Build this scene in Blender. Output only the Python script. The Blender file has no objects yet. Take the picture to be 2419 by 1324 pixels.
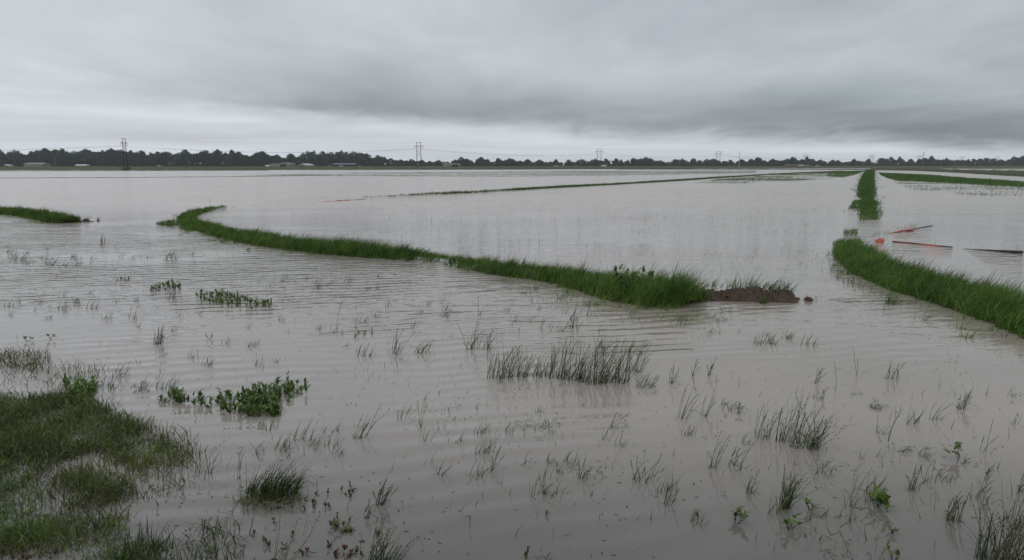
import bpy, math, random
import numpy as np
from mathutils import Vector, noise as mnoise
R = math.radians
scene = bpy.context.scene
C = scene.collection
random.seed(7)
rng = np.random.default_rng(11)

# ------------------------------------------------------------------ camera
CAM_H, PITCH, FPX, W0, H0 = 2.7, R(8.88), 1747.0, 2419.0, 1324.0
cam_d = bpy.data.cameras.new('camera'); cam = bpy.data.objects.new('camera', cam_d); C.objects.link(cam)
cam.location = (0, 0, CAM_H); cam.rotation_euler = (R(90) - PITCH, 0, 0)
cam_d.sensor_width = 36; cam_d.lens = 36 * FPX / W0
cam_d.clip_start = 0.05; cam_d.clip_end = 20000
scene.camera = cam

# ------------------------------------------------------------------ view
scene.view_settings.view_transform = 'Standard'
scene.view_settings.look = 'None'
scene.view_settings.exposure = 0.0
scene.view_settings.gamma = 1.0

# ------------------------------------------------------------------ node helper
class NT:
    def __init__(s, tree): s.t = tree; s.n = tree.nodes; s.l = tree.links
    def new(s, typ, **kw):
        nd = s.n.new(typ)
        for k, v in kw.items(): setattr(nd, k, v)
        return nd
    def put(s, sock, v):
        if isinstance(v, bpy.types.NodeSocket): s.l.new(v, sock)
        else:
            if sock.type == 'RGBA' and isinstance(v, (tuple, list)) and len(v) == 3: v = (*v, 1)
            sock.default_value = v
    def m(s, op, *a, clamp=False):
        nd = s.new('ShaderNodeMath', operation=op); nd.use_clamp = clamp
        for i, v in enumerate(a): s.put(nd.inputs[i], v)
        return nd.outputs[0]
    def mix(s, f, a, b):
        nd = s.new('ShaderNodeMix', data_type='RGBA')
        s.put(nd.inputs[0], f); s.put(nd.inputs[6], a); s.put(nd.inputs[7], b)
        return nd.outputs[2]
    def mixf(s, f, a, b):
        nd = s.new('ShaderNodeMix', data_type='FLOAT')
        s.put(nd.inputs[0], f); s.put(nd.inputs[2], a); s.put(nd.inputs[3], b)
        return nd.outputs[0]
    def rng(s, v, a, b, c=0.0, d=1.0, smooth=True):
        nd = s.new('ShaderNodeMapRange'); nd.interpolation_type = 'SMOOTHSTEP' if smooth else 'LINEAR'
        for i, x in enumerate((v, a, b, c, d)): s.put(nd.inputs[i], x)
        return nd.outputs[0]
    def noise(s, vec, scale, detail=2, rough=0.5, dist=0.0):
        nd = s.new('ShaderNodeTexNoise')
        s.put(nd.inputs['Vector'], vec); nd.inputs['Scale'].default_value = scale
        nd.inputs['Detail'].default_value = detail; nd.inputs['Roughness'].default_value = rough
        nd.inputs['Distortion'].default_value = dist
        return nd.outputs[0]
    def xyz(s, x, y, z=0.0):
        nd = s.new('ShaderNodeCombineXYZ')
        for i, v in enumerate((x, y, z)): s.put(nd.inputs[i], v)
        return nd.outputs[0]
    def sep(s, v):
        nd = s.new('ShaderNodeSeparateXYZ'); s.put(nd.inputs[0], v); return nd.outputs
    def mapping(s, v, rot=(0, 0, 0), scale=(1, 1, 1), loc=(0, 0, 0)):
        nd = s.new('ShaderNodeMapping'); s.put(nd.inputs[0], v)
        nd.inputs[1].default_value = loc; nd.inputs[2].default_value = rot; nd.inputs[3].default_value = scale
        return nd.outputs[0]

# ------------------------------------------------------------------ world: overcast sky
SUN_EL, SUN_ROT = R(48), R(-150)
world = bpy.data.worlds.new('World'); scene.world = world; world.use_nodes = True
w = NT(world.node_tree); w.n.clear()
out = w.new('ShaderNodeOutputWorld'); bg = w.new('ShaderNodeBackground'); w.l.new(bg.outputs[0], out.inputs[0])
tc = w.new('ShaderNodeTexCoord').outputs['Generated']
dx, dy, dz = w.sep(tc)
el = w.m('MULTIPLY', w.m('ARCSINE', dz), 57.3)
az = w.m('MULTIPLY', w.m('ARCTAN2', dx, dy), 57.3)
dzp = w.m('MAXIMUM', dz, 0.0)
inv = w.m('DIVIDE', 1.0, w.m('ADD', dzp, 0.11))
P = w.xyz(w.m('MULTIPLY', dx, inv), w.m('MULTIPLY', dy, inv))
nA = w.noise(w.mapping(P, rot=(0, 0, R(25)), scale=(1.15, 0.75, 1), loc=(3.1, 1.7, 0)), 0.9, 5, 0.55, 0.25)
nB = w.noise(w.mapping(P, rot=(0, 0, R(-10)), scale=(1.1, 0.65, 1), loc=(7.7, 2.2, 0)), 2.6, 4, 0.55, 0.5)
streak = w.noise(w.xyz(w.m('MULTIPLY', az, 0.045), w.m('MULTIPLY', el, 0.75)), 1.0, 3, 0.5, 0.3)
wob = w.noise(w.xyz(w.m('MULTIPLY', az, 0.07), 4.0), 1.0, 2, 0.5)
e0 = w.m('ADD', w.m('MULTIPLY_ADD', az, -0.050, 2.75), w.m('MULTIPLY_ADD', wob, 1.8, -0.9))
e0 = w.m('MAXIMUM', e0, 1.0)
e0 = w.m('ADD', e0, w.m('MULTIPLY_ADD', nB, 1.2, -0.6))
d_e = w.m('SUBTRACT', el, e0)
t = w.rng(d_e, -0.7, 0.9)
azr = w.rng(az, -33, -9)            # 0 left, 1 centre/right
low = w.m('ADD', w.mixf(azr, 0.64, 0.63), w.m('MULTIPLY_ADD', streak, 0.5, -0.27))
low = w.m('ADD', low, w.rng(el, 2.0, 0.2, 0.0, 0.07))
base = w.mixf(azr, 0.60, w.mixf(w.rng(az, 5, 25), 0.325, 0.25))
rise = w.m('MULTIPLY', w.rng(d_e, 0.6, 5.0), w.mixf(azr, -0.02, 0.185))
mid = w.m('ADD', base, rise)
mid = w.m('ADD', mid, w.m('MULTIPLY', w.m('SUBTRACT', nA, 0.5), 0.30))
mid = w.m('ADD', mid, w.m('MULTIPLY', w.m('SUBTRACT', nB, 0.5), 0.10))
mid = w.m('MAXIMUM', mid, 0.19)
lum = w.mixf(t, low, mid)
lum = w.m('ADD', lum, w.rng(el, 12, 60, 0.0, 0.10))
lum = w.m('MULTIPLY', lum, 1.12)
tintc = w.mix(w.rng(az, -5, 22), (0.935, 0.985, 1.085), (0.905, 1.01, 1.075))
tintc = w.mix(w.rng(lum, 0.40, 0.56), tintc, (0.95, 0.998, 1.07))
vm = w.new('ShaderNodeVectorMath', operation='SCALE'); w.l.new(tintc, vm.inputs[0]); w.l.new(lum, vm.inputs[3])
sky = w.new('ShaderNodeTexSky', sky_type='NISHITA'); sky.sun_disc = False
sky.sun_elevation = SUN_EL; sky.sun_rotation = SUN_ROT
sk = w.new('ShaderNodeVectorMath', operation='SCALE'); w.l.new(sky.outputs[0], sk.inputs[0]); sk.inputs[3].default_value = 0.08
w.l.new(w.mix(0.05, vm.outputs[0], sk.outputs[0]), bg.inputs[0]); bg.inputs[1].default_value = 1.0

sd = bpy.data.lights.new('sun', 'SUN'); sd.energy = 0.5; sd.angle = R(30); sd.color = (1, 0.97, 0.93)
sun = bpy.data.objects.new('sun', sd); C.objects.link(sun)
sun.rotation_euler = Vector((-math.sin(SUN_ROT) * math.cos(SUN_EL), -math.cos(SUN_ROT) * math.cos(SUN_EL), -math.sin(SUN_EL))).to_track_quat('-Z', 'Y').to_euler()

# ------------------------------------------------------------------ pixel of the photo -> point on a level plane
CP, SP = math.cos(PITCH), math.sin(PITCH)
def G(u, v, z=0.0):
    a = (u - W0 / 2) / FPX; b = (H0 / 2 - v) / FPX
    d = Vector((a, CP + b * SP, -SP + b * CP))
    k = (z - CAM_H) / d.z
    return Vector((d.x * k, d.y * k, z))
def depth(p): return p.y * CP + (CAM_H - p.z) * SP
def at(u, dist, z=0.0):      # bearing of photo column u at horizontal distance dist (along y)
    return Vector(((u - W0 / 2) / FPX * dist * CP, dist, z))
def hgt(px, p): return px * depth(p) / FPX

# ------------------------------------------------------------------ tags
def tag(o, label=None, cat=None, group=None, kind=None):
    if label: o['label'] = label
    if cat: o['category'] = cat
    if group: o['group'] = group
    if kind: o['kind'] = kind
    return o
def empty(name, loc, rz=0.0):
    o = bpy.data.objects.new(name, None); o.empty_display_size = 0.2; C.objects.link(o); o.location = loc; o.rotation_euler = (0, 0, rz); return o
def copy_tree(o, parent=None):
    c = o.copy(); C.objects.link(c)
    if parent: c.parent = parent
    for ch in o.children: copy_tree(ch, c)
    return c

# ------------------------------------------------------------------ mesh helpers
def mesh_np(name, V, F, mat, parent=None, tint=None, smooth=False, loc=None):
    """V (n,3), F (m,k) with k = 3 or 4"""
    V = np.asarray(V, dtype=np.float32); F = np.asarray(F, dtype=np.int32)
    me = bpy.data.meshes.new(name)
    me.vertices.add(len(V)); me.vertices.foreach_set('co', V.ravel())
    k = F.shape[1]
    me.loops.add(F.size); me.loops.foreach_set('vertex_index', F.ravel())
    me.polygons.add(len(F)); me.polygons.foreach_set('loop_start', np.arange(0, F.size, k, dtype=np.int32))
    me.polygons.foreach_set('loop_total', np.full(len(F), k, dtype=np.int32))
    if smooth: me.polygons.foreach_set('use_smooth', np.ones(len(F), dtype=bool))
    if tint is not None:
        a = me.attributes.new('tint', 'FLOAT', 'POINT'); a.data.foreach_set('value', np.asarray(tint, dtype=np.float32))
    me.materials.append(mat); me.update(calc_edges=True)
    o = bpy.data.objects.new(name, me); C.objects.link(o)
    if parent: o.parent = parent
    if loc is not None: o.location = loc
    return o
class MB:
    """collects boxes and tubes into one mesh"""
    def __init__(s): s.v = []; s.f = []
    def add(s, vs, fs):
        b = len(s.v); s.v += [tuple(v) for v in vs]; s.f += [tuple(i + b for i in f) for f in fs]
    def box(s, x0, x1, y0, y1, z0, z1):
        s.add([(x0,y0,z0),(x1,y0,z0),(x1,y1,z0),(x0,y1,z0),(x0,y0,z1),(x1,y0,z1),(x1,y1,z1),(x0,y1,z1)],
              [(0,3,2,1),(4,5,6,7),(0,1,5,4),(1,2,6,5),(2,3,7,6),(3,0,4,7)])
    def tube(s, pts, rad, n=6, cap=True):
        pts = [Vector(p) for p in pts]
        rad = rad if isinstance(rad, (list, tuple)) else [rad] * len(pts)
        vs = []; up = None
        for i, p in enumerate(pts):
            d = (pts[min(i + 1, len(pts) - 1)] - pts[max(i - 1, 0)]).normalized()
            a = d.cross(Vector((0, 0, 1)) if abs(d.z) < 0.95 else Vector((1, 0, 0))).normalized() if up is None else (up - d * up.dot(d)).normalized()
            up = a; b = d.cross(a)
            for k in range(n):
                q = 2 * math.pi * k / n; vs.append(p + (a * math.cos(q) + b * math.sin(q)) * rad[i])
        fs = [(i * n + k, i * n + (k + 1) % n, (i + 1) * n + (k + 1) % n, (i + 1) * n + k) for i in range(len(pts) - 1) for k in range(n)]
        if cap: fs += [tuple(range(n))[::-1], tuple((len(pts) - 1) * n + k for k in range(n))]
        s.add(vs, fs)
    def build(s, name, mat, parent=None, loc=None, smooth=False):
        me = bpy.data.meshes.new(name); me.from_pydata(s.v, [], s.f); me.materials.append(mat); me.update()
        if smooth: me.polygons.foreach_set('use_smooth', [True] * len(me.polygons))
        o = bpy.data.objects.new(name, me); C.objects.link(o)
        if parent: o.parent = parent
        if loc is not None: o.location = loc
        return o

_tab = rng.random((256, 256))
def vnoise(x, y):
    xi = np.floor(x).astype(int); yi = np.floor(y).astype(int)
    fx = x - xi; fy = y - yi; fx = fx * fx * (3 - 2 * fx); fy = fy * fy * (3 - 2 * fy)
    a = _tab[xi & 255, yi & 255]; b = _tab[(xi + 1) & 255, yi & 255]; c = _tab[xi & 255, (yi + 1) & 255]; d = _tab[(xi + 1) & 255, (yi + 1) & 255]
    return (a * (1 - fx) + b * fx) * (1 - fy) + (c * (1 - fx) + d * fx) * fy
def fbm(x, y, o=3):
    s = 0; a = 0.5; t = 0
    for i in range(o): s = s + a * vnoise(x * 2 ** i + 17 * i, y * 2 ** i + 5 * i); t += a; a *= 0.5
    return s / t

def blades(P, L, Wd, lean, curl, head, face=None, segs=3, tint=None, leaf=False, fold=0.0):
    """many ribbons at once; returns V, F, tint"""
    P = np.asarray(P, float); n = len(P)
    L, Wd, lean, curl, head = [np.broadcast_to(np.asarray(a, float), (n,)) for a in (L, Wd, lean, curl, head)]
    if face is None: face = rng.uniform(0, np.pi, n)
    face = np.broadcast_to(face, (n,))
    if tint is None: tint = rng.random(n)
    tint = np.broadcast_to(tint, (n,))
    tt = np.linspace(0, 1, segs + 1)
    th = lean[:, None] + curl[:, None] * tt[None, :]
    st = (L / segs)[:, None]
    hx = np.concatenate([np.zeros((n, 1)), np.cumsum(np.sin(th[:, :-1]) * st, 1)], 1)
    hz = np.concatenate([np.zeros((n, 1)), np.cumsum(np.cos(th[:, :-1]) * st, 1)], 1)
    cx = P[:, 0:1] + np.cos(head)[:, None] * hx; cy = P[:, 1:2] + np.sin(head)[:, None] * hx; cz = P[:, 2:3] + hz
    prof = (np.sin(np.pi * np.clip(tt * 0.92 + 0.06, 0, 1)) ** 0.8) if leaf else (1 - tt ** 1.6 * 0.9)
    hw = 0.5 * Wd[:, None] * prof[None, :]
    sx = np.cos(face)[:, None] * hw; sy = np.sin(face)[:, None] * hw
    V = np.empty((n, segs + 1, 2, 3))
    V[:, :, 0, 0] = cx - sx; V[:, :, 0, 1] = cy - sy; V[:, :, 0, 2] = cz
    V[:, :, 1, 0] = cx + sx; V[:, :, 1, 1] = cy + sy; V[:, :, 1, 2] = cz + fold * hw
    b = np.arange(n)[:, None] * (segs + 1) * 2 + np.arange(segs)[None, :] * 2
    F = np.stack([b, b + 1, b + 3, b + 2], -1).reshape(-1, 4)
    return V.reshape(-1, 3), F, np.repeat(tint, (segs + 1) * 2)
def merge(parts):
    V = []; F = []; T = []; b = 0
    for v, f, t in parts:
        if len(v) == 0: continue
        V.append(v); F.append(f + b); T.append(t); b += len(v)
    return np.concatenate(V), np.concatenate(F), np.concatenate(T)

# ------------------------------------------------------------------ materials
def mat_new(name):
    m = bpy.data.materials.new(name); m.use_nodes = True; t = NT(m.node_tree); t.n.clear()
    o = t.new('ShaderNodeOutputMaterial'); return m, t, o
def leaf_mat(name, stops, rough=0.55, transl=0.25):
    m, t, o = mat_new(name)
    at_ = t.new('ShaderNodeAttribute', attribute_name='tint').outputs['Fac']
    pos = t.new('ShaderNodeNewGeometry').outputs['Position']
    nz = t.noise(pos, 1.3, 3, 0.6)
    f = t.m('ADD', t.m('MULTIPLY', at_, 0.65), t.m('MULTIPLY', t.rng(nz, 0.3, 0.7), 0.35), clamp=True)
    r = t.new('ShaderNodeValToRGB'); t.l.new(f, r.inputs[0])
    els = r.color_ramp.elements
    for i, (p, c) in enumerate(stops):
        e = els[i] if i < 2 else els.new(p)
        e.position = p; e.color = (*c, 1)
    b = t.new('ShaderNodeBsdfPrincipled'); t.l.new(r.outputs[0], b.inputs['Base Color']); b.inputs['Roughness'].default_value = rough
    b.inputs['Specular IOR Level'].default_value = 0.3
    tr = t.new('ShaderNodeBsdfTranslucent'); t.l.new(r.outputs[0], tr.inputs[0])
    mx = t.new('ShaderNodeMixShader'); mx.inputs[0].default_value = transl
    t.l.new(b.outputs[0], mx.inputs[1]); t.l.new(tr.outputs[0], mx.inputs[2]); t.l.new(mx.outputs[0], o.inputs[0])
    return m
def plain(name, c1, c2, scale=3.0, rough=0.7, metal=0.0, bump=0.0, detail=4, spec=0.4):
    m, t, o = mat_new(name)
    pos = t.new('ShaderNodeTexCoord').outputs['Object']
    nz = t.noise(pos, scale, detail, 0.6)
    b = t.new('ShaderNodeBsdfPrincipled')
    t.l.new(t.mix(t.rng(nz, 0.3, 0.7), c1, c2), b.inputs['Base Color'])
    b.inputs['Roughness'].default_value = rough; b.inputs['Metallic'].default_value = metal; b.inputs['Specular IOR Level'].default_value = spec
    if bump:
        bp = t.new('ShaderNodeBump'); bp.inputs['Distance'].default_value = bump; t.l.new(nz, bp.inputs['Height']); t.l.new(bp.outputs[0], b.inputs['Normal'])
    t.l.new(b.outputs[0], o.inputs[0]); return m

M = {}
M['levee'] = leaf_mat('levee_grass', [(0, (.018, .044, .008)), (0.45, (.066, .134, .018)), (0.8, (.14, .235, .036)), (1, (.27, .27, .11))])
M['far_green'] = leaf_mat('far_grass', [(0, (.022, .055, .010)), (0.6, (.058, .135, .018)), (1, (.11, .16, .035))])
M['reed'] = leaf_mat('reed', [(0, (.024, .034, .010)), (0.5, (.075, .105, .028)), (1, (.19, .21, .07))], transl=0.12)
M['reedgreen'] = leaf_mat('reed_green', [(0, (.02, .035, .010)), (0.5, (.05, .08, .022)), (1, (.10, .13, .04))])
M['pale'] = leaf_mat('pale_stalk', [(0, (.06, .07, .035)), (0.5, (.12, .12, .06)), (1, (.20, .18, .10))])
M['mat'] = leaf_mat('shore_grass', [(0, (.032, .038, .012)), (0.45, (.088, .105, .026)), (0.85, (.15, .18, .045)), (1, (.26, .25, .14))], transl=0.2)
M['broad'] = leaf_mat('broad_leaf', [(0, (.04, .07, .016)), (0.5, (.09, .155, .03)), (1, (.17, .25, .055))], rough=0.4)
M['lime'] = leaf_mat('lime_leaf', [(0, (.05, .07, .02)), (0.5, (.10, .135, .035)), (1, (.19, .21, .085))], rough=0.45)
M['redleaf'] = leaf_mat('red_leaf', [(0, (.045, .055, .02)), (0.45, (.08, .085, .03)), (0.6, (.11, .04, .028)), (1, (.18, .055, .035))])
M['debris'] = leaf_mat('debris', [(0, (.012, .014, .009)), (1, (.05, .05, .028))], transl=0.05)
M['tree'] = leaf_mat('tree_leaf', [(0, (.018, .032, .020)), (0.5, (.036, .060, .030)), (1, (.07, .105, .046))], rough=0.7, transl=0.15)
M['tree2'] = leaf_mat('tree_leaf_light', [(0, (.028, .048, .024)), (0.5, (.055, .090, .038)), (1, (.095, .14, .055))], rough=0.7, transl=0.15)
M['bark'] = plain('bark', (.05, .04, .032), (.10, .085, .07), 20, 0.9)
M['pole'] = plain('pole_wood', (.022, .020, .019), (.045, .04, .036), 6, 0.85)
M['wire'] = plain('wire', (.10, .10, .11), (.14, .14, .15), 6, 0.5, 0.5)
M['ins'] = plain('insulator', (.12, .10, .09), (.2, .18, .16), 6, 0.3)
M['white'] = plain('white_paint', (.62, .64, .66), (.78, .79, .80), 0.6, 0.5)
M['beige'] = plain('beige_sheet', (.20, .20, .15), (.27, .26, .20), 0.4, 0.6)
M['greygreen'] = plain('grey_green_sheet', (.17, .20, .16), (.24, .27, .22), 0.5, 0.6)
M['tin'] = plain('tin_roof', (.36, .40, .44), (.52, .56, .60), 0.5, 0.4, 0.3)
M['blueroof'] = plain('blue_grey_roof', (.08, .11, .15), (.14, .18, .22), 0.5, 0.4, 0.2)
M['brownroof'] = plain('brown_roof', (.08, .06, .05), (.13, .10, .085), 0.5, 0.7)
M['dark'] = plain('dark_opening', (.010, .011, .012), (.02, .02, .022), 1, 0.9)
M['glass'] = plain('car_glass', (.02, .025, .03), (.04, .045, .05), 1, 0.1)
M['rubber'] = plain('rubber', (.012, .012, .012), (.02, .02, .02), 1, 0.8)
M['silver'] = plain('silver_paint', (.35, .36, .38), (.42, .43, .45), 1, 0.35)
M['mud'] = plain('mud', (.026, .015, .009), (.085, .050, .029), 9, 0.65, bump=0.03, detail=8)
M['soil'] = plain('levee_soil', (.030, .030, .014), (.060, .055, .026), 5, 0.8, bump=0.03, detail=8)
M['orange'] = plain('orange_plastic', (.36, .045, .025), (.55, .10, .055), 5, 0.4, bump=0.01)
M['board'] = plain('wet_board', (.020, .016, .018), (.045, .036, .036), 8, 0.45)
M['greyboard'] = plain('grey_board', (.10, .11, .12), (.15, .155, .16), 8, 0.6)

# water
def water_mat():
    m, t, o = mat_new('flood_water')
    pos = t.new('ShaderNodeNewGeometry').outputs['Position']
    px_, py_, pz_ = t.sep(pos)
    b = t.new('ShaderNodeBsdfPrincipled')
    mud = t.noise(t.mapping(pos, scale=(0.10, 0.22, 1)), 1.0, 4, 0.55, 0.6)
    col = t.mix(t.rng(mud, 0.3, 0.7), (.290, .254, .212), (.365, .322, .274))
    col = t.mix(t.rng(px_, 4.0, -4.0, 0.0, 0.7), col, (.305, .285, .262))
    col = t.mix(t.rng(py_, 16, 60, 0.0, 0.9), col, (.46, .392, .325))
    shore = t.m('ADD', t.rng(py_, 8.3, 4.3, 0, 0.85), t.m('MULTIPLY_ADD', mud, 0.8, -0.4), clamp=True)   # base colour gets darker towards the bank, broken up by the mud noise
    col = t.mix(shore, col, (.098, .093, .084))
    t.l.new(col, b.inputs['Base Color'])
    t.l.new(t.rng(py_, 12, 60, 0.025, 0.17), b.inputs['Roughness']); b.inputs['IOR'].default_value = 1.45
    # ripples: wind chop with crests across the view
    p1 = t.mapping(pos, rot=(0, 0, R(-13)), scale=(1.4, 2.8, 1))
    p2 = t.mapping(pos, rot=(0, 0, R(-9)), scale=(5.5, 8.5, 1))
    p3 = t.mapping(pos, rot=(0, 0, R(-20)), scale=(0.16, 0.5, 1))
    n1 = t.noise(p1, 1.0, 3, 0.55, 0.4); n2 = t.noise(p2, 1.0, 2, 0.6, 0.3); n3 = t.noise(p3, 1.0, 2, 0.5, 0.2)
    wv = t.new('ShaderNodeTexWave', wave_type='BANDS', bands_direction='Y', wave_profile='SIN')
    t.l.new(t.mapping(pos, rot=(0, 0, R(-13)), scale=(1, 1, 1)), wv.inputs[0])
    for k, v in (('Scale', 0.85), ('Distortion', 9.0), ('Detail', 2.0), ('Detail Scale', 0.35), ('Detail Roughness', 0.55)): wv.inputs[k].default_value = v
    patch = t.noise(t.mapping(pos, scale=(0.09, 0.16, 1), loc=(4, 2, 0)), 1.0, 3, 0.5, 0.5)
    wind = t.rng(patch, 0.32, 0.62, 0.25, 1.0)
    fet = t.m('MAXIMUM', t.rng(py_, 7.5, 18.0, 0.045, 1.0), 0.045)
    amp = t.m('MULTIPLY', wind, fet)
    left = t.rng(px_, 5.0, 1.0, 0.4, 1.0)
    h = t.m('ADD', t.m('MULTIPLY', n1, 0.060), t.m('MULTIPLY', n2, 0.016))
    h = t.m('ADD', h, t.m('MULTIPLY', n3, 0.05))
    h = t.m('MULTIPLY', h, amp)
    wm = t.rng(t.noise(t.mapping(pos, scale=(0.22, 0.30, 1), loc=(1, 8, 0)), 1.0, 2, 0.5, 0.4), 0.38, 0.60, 0.03, 1.0)
    h = t.m('ADD', h, t.m('MULTIPLY', t.m('MULTIPLY', wv.outputs[1], t.m('MULTIPLY', left, wm)), 0.0115))
    bp = t.new('ShaderNodeBump'); bp.inputs['Distance'].default_value = 1.0; bp.inputs['Strength'].default_value = 1.0
    t.l.new(h, bp.inputs['Height']); t.l.new(bp.outputs[0], b.inputs['Normal'])
    t.l.new(b.outputs[0], o.inputs[0]); return m
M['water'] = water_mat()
def field_mat():
    m, t, o = mat_new('field_grass')
    pos = t.new('ShaderNodeNewGeometry').outputs['Position']; X, Y, Z = t.sep(pos)
    a = t.noise(t.mapping(pos, scale=(0.01, 0.03, 1)), 1.0, 5, 0.6)
    f = t.noise(pos, 0.4, 4, 0.7)
    c = t.mix(t.rng(X, 60, 330), (.085, .095, .045), (.125, .105, .062))
    c = t.mix(t.m('MULTIPLY', t.rng(a, 0.35, 0.65), 0.8), c, (.060, .078, .030))
    c = t.mix(t.m('MULTIPLY', t.rng(f, 0.4, 0.7), 0.5), c, (.05, .055, .025))
    b = t.new('ShaderNodeBsdfPrincipled'); t.l.new(c, b.inputs['Base Color']); b.inputs['Roughness'].default_value = 0.95; b.inputs['Specular IOR Level'].default_value = 0.1
    bp = t.new('ShaderNodeBump'); bp.inputs['Distance'].default_value = 0.2; t.l.new(f, bp.inputs['Height']); t.l.new(bp.outputs[0], b.inputs['Normal'])
    t.l.new(b.outputs[0], o.inputs[0]); return m
M['field'] = field_mat()

# ------------------------------------------------------------------ ground, water, land
tag(mesh_np('ground', [(-2300, -40, -.4), (2300, -40, -.4), (2300, 2700, -.4), (-2300, 2700, -.4)], [(0, 1, 2, 3)], M['soil']), kind='structure')
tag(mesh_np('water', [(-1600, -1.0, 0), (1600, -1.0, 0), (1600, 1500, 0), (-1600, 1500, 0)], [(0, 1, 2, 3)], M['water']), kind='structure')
# bank the viewer stands on
bx = np.linspace(-60, 60, 121); byz = [(-30, 1.1), (-6, 1.1), (-1, 1.05), (0.6, 0.75), (2.0, 0.2), (2.9, -0.25)]
V = [(x, y + .25 * math.sin(x * .7) * (k > 2), z + .05 * math.sin(x * 1.9 + k)) for k, (y, z) in enumerate(byz) for x in bx]
F = [(r * 121 + i, r * 121 + i + 1, (r + 1) * 121 + i + 1, (r + 1) * 121 + i) for r in range(5) for i in range(120)]
tag(mesh_np('bank', V, F, M['soil'], smooth=True), kind='structure')
# dry field beyond the flood
edge = [(-1900, 402.8), (-1600, 402.6), (-1200, 402.6), (-300, 402.4), (0, 402.4), (380, 402.2), (620, 402.1), (900, 401.9), (1200, 401.2), (1440, 400.2), (1500, 398.9), (1800, 398.4), (2000, 398.0), (2060, 398.6), (2300, 399.3), (2500, 399.4), (3300, 400), (4300, 400)]
ue = np.linspace(-1900, 4300, 700); ve = np.interp(ue, [e[0] for e in edge], [e[1] for e in edge])
rows = [(0, -.1), (1.0, .10), (6, .22), (25, .30), (80, .34), (300, .36), (900, .36), (1700, .4)]
V = []
for d_, z_ in rows:
    for u_, v_ in zip(ue, ve):
        p = G(u_, v_ + (.25 * (mnoise.noise(Vector((u_ * .05, 0, 0)))))); n_ = Vector((p.x, p.y)).normalized()
        V.append((p.x + n_.x * d_, p.y + n_.y * d_, z_))
F = [(r * 700 + i, r * 700 + i + 1, (r + 1) * 700 + i + 1, (r + 1) * 700 + i) for r in range(len(rows) - 1) for i in range(699)]
tag(mesh_np('field', V, F, M['field'], smooth=True), kind='structure')

# ------------------------------------------------------------------ levees
def resample(pts, step):
    """pts: list of (Vector, *vals) -> arrays"""
    A = np.array([[p[0].x, p[0].y, *p[1:]] for p in pts]); s = np.concatenate([[0], np.cumsum(np.hypot(*np.diff(A[:, :2], axis=0).T))])
    ss = np.linspace(0, s[-1], max(2, int(s[-1] / step)))
    # smooth the centre line a little
    B = np.stack([np.interp(ss, s, A[:, k]) for k in range(A.shape[1])], 1)
    k = max(1, int(0.8 / step)); ker = np.ones(2 * k + 1) / (2 * k + 1)
    if len(B) > 4 * k:
        pad = np.pad(B, ((k, k), (0, 0)), mode='edge'); 
        for c in range(2): B[:, c] = np.convolve(pad[:, c], ker, 'valid')
    return ss, B
def mound_mesh(name, pts, step, hgt_, mat, cross=9):
    ss, B = resample(pts, step); n = len(B)
    tan = np.gradient(B[:, :2], axis=0); tan /= np.linalg.norm(tan, axis=1)[:, None] + 1e-9; nor = np.stack([-tan[:, 1], tan[:, 0]], 1)
    o = np.linspace(-1.35, 1.35, cross); V = np.zeros((n, cross, 3))
    for j, q in enumerate(o):
        V[:, j, :2] = B[:, :2] + nor * (q * B[:, 2])[:, None]
        nz = fbm(V[:, j, 0] * 2.1 + 50, V[:, j, 1] * 2.1 + 50)
        V[:, j, 2] = (hgt_ * (1 - q * q)) * (0.55 + 0.8 * nz) - 0.02 - (abs(q) > 1) * 0.05
    ends = np.minimum(1, np.minimum(ss, ss[-1] - ss) / 0.5)
    V[:, :, 2] = V[:, :, 2] * ends[:, None] - .12 * (1 - ends[:, None])
    F = [(i * cross + j, i * cross + j + 1, (i + 1) * cross + j + 1, (i + 1) * cross + j) for i in range(n - 1) for j in range(cross - 1)]
    return tag(mesh_np(name, V.reshape(-1, 3), F, mat, smooth=True), kind='structure')
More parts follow.
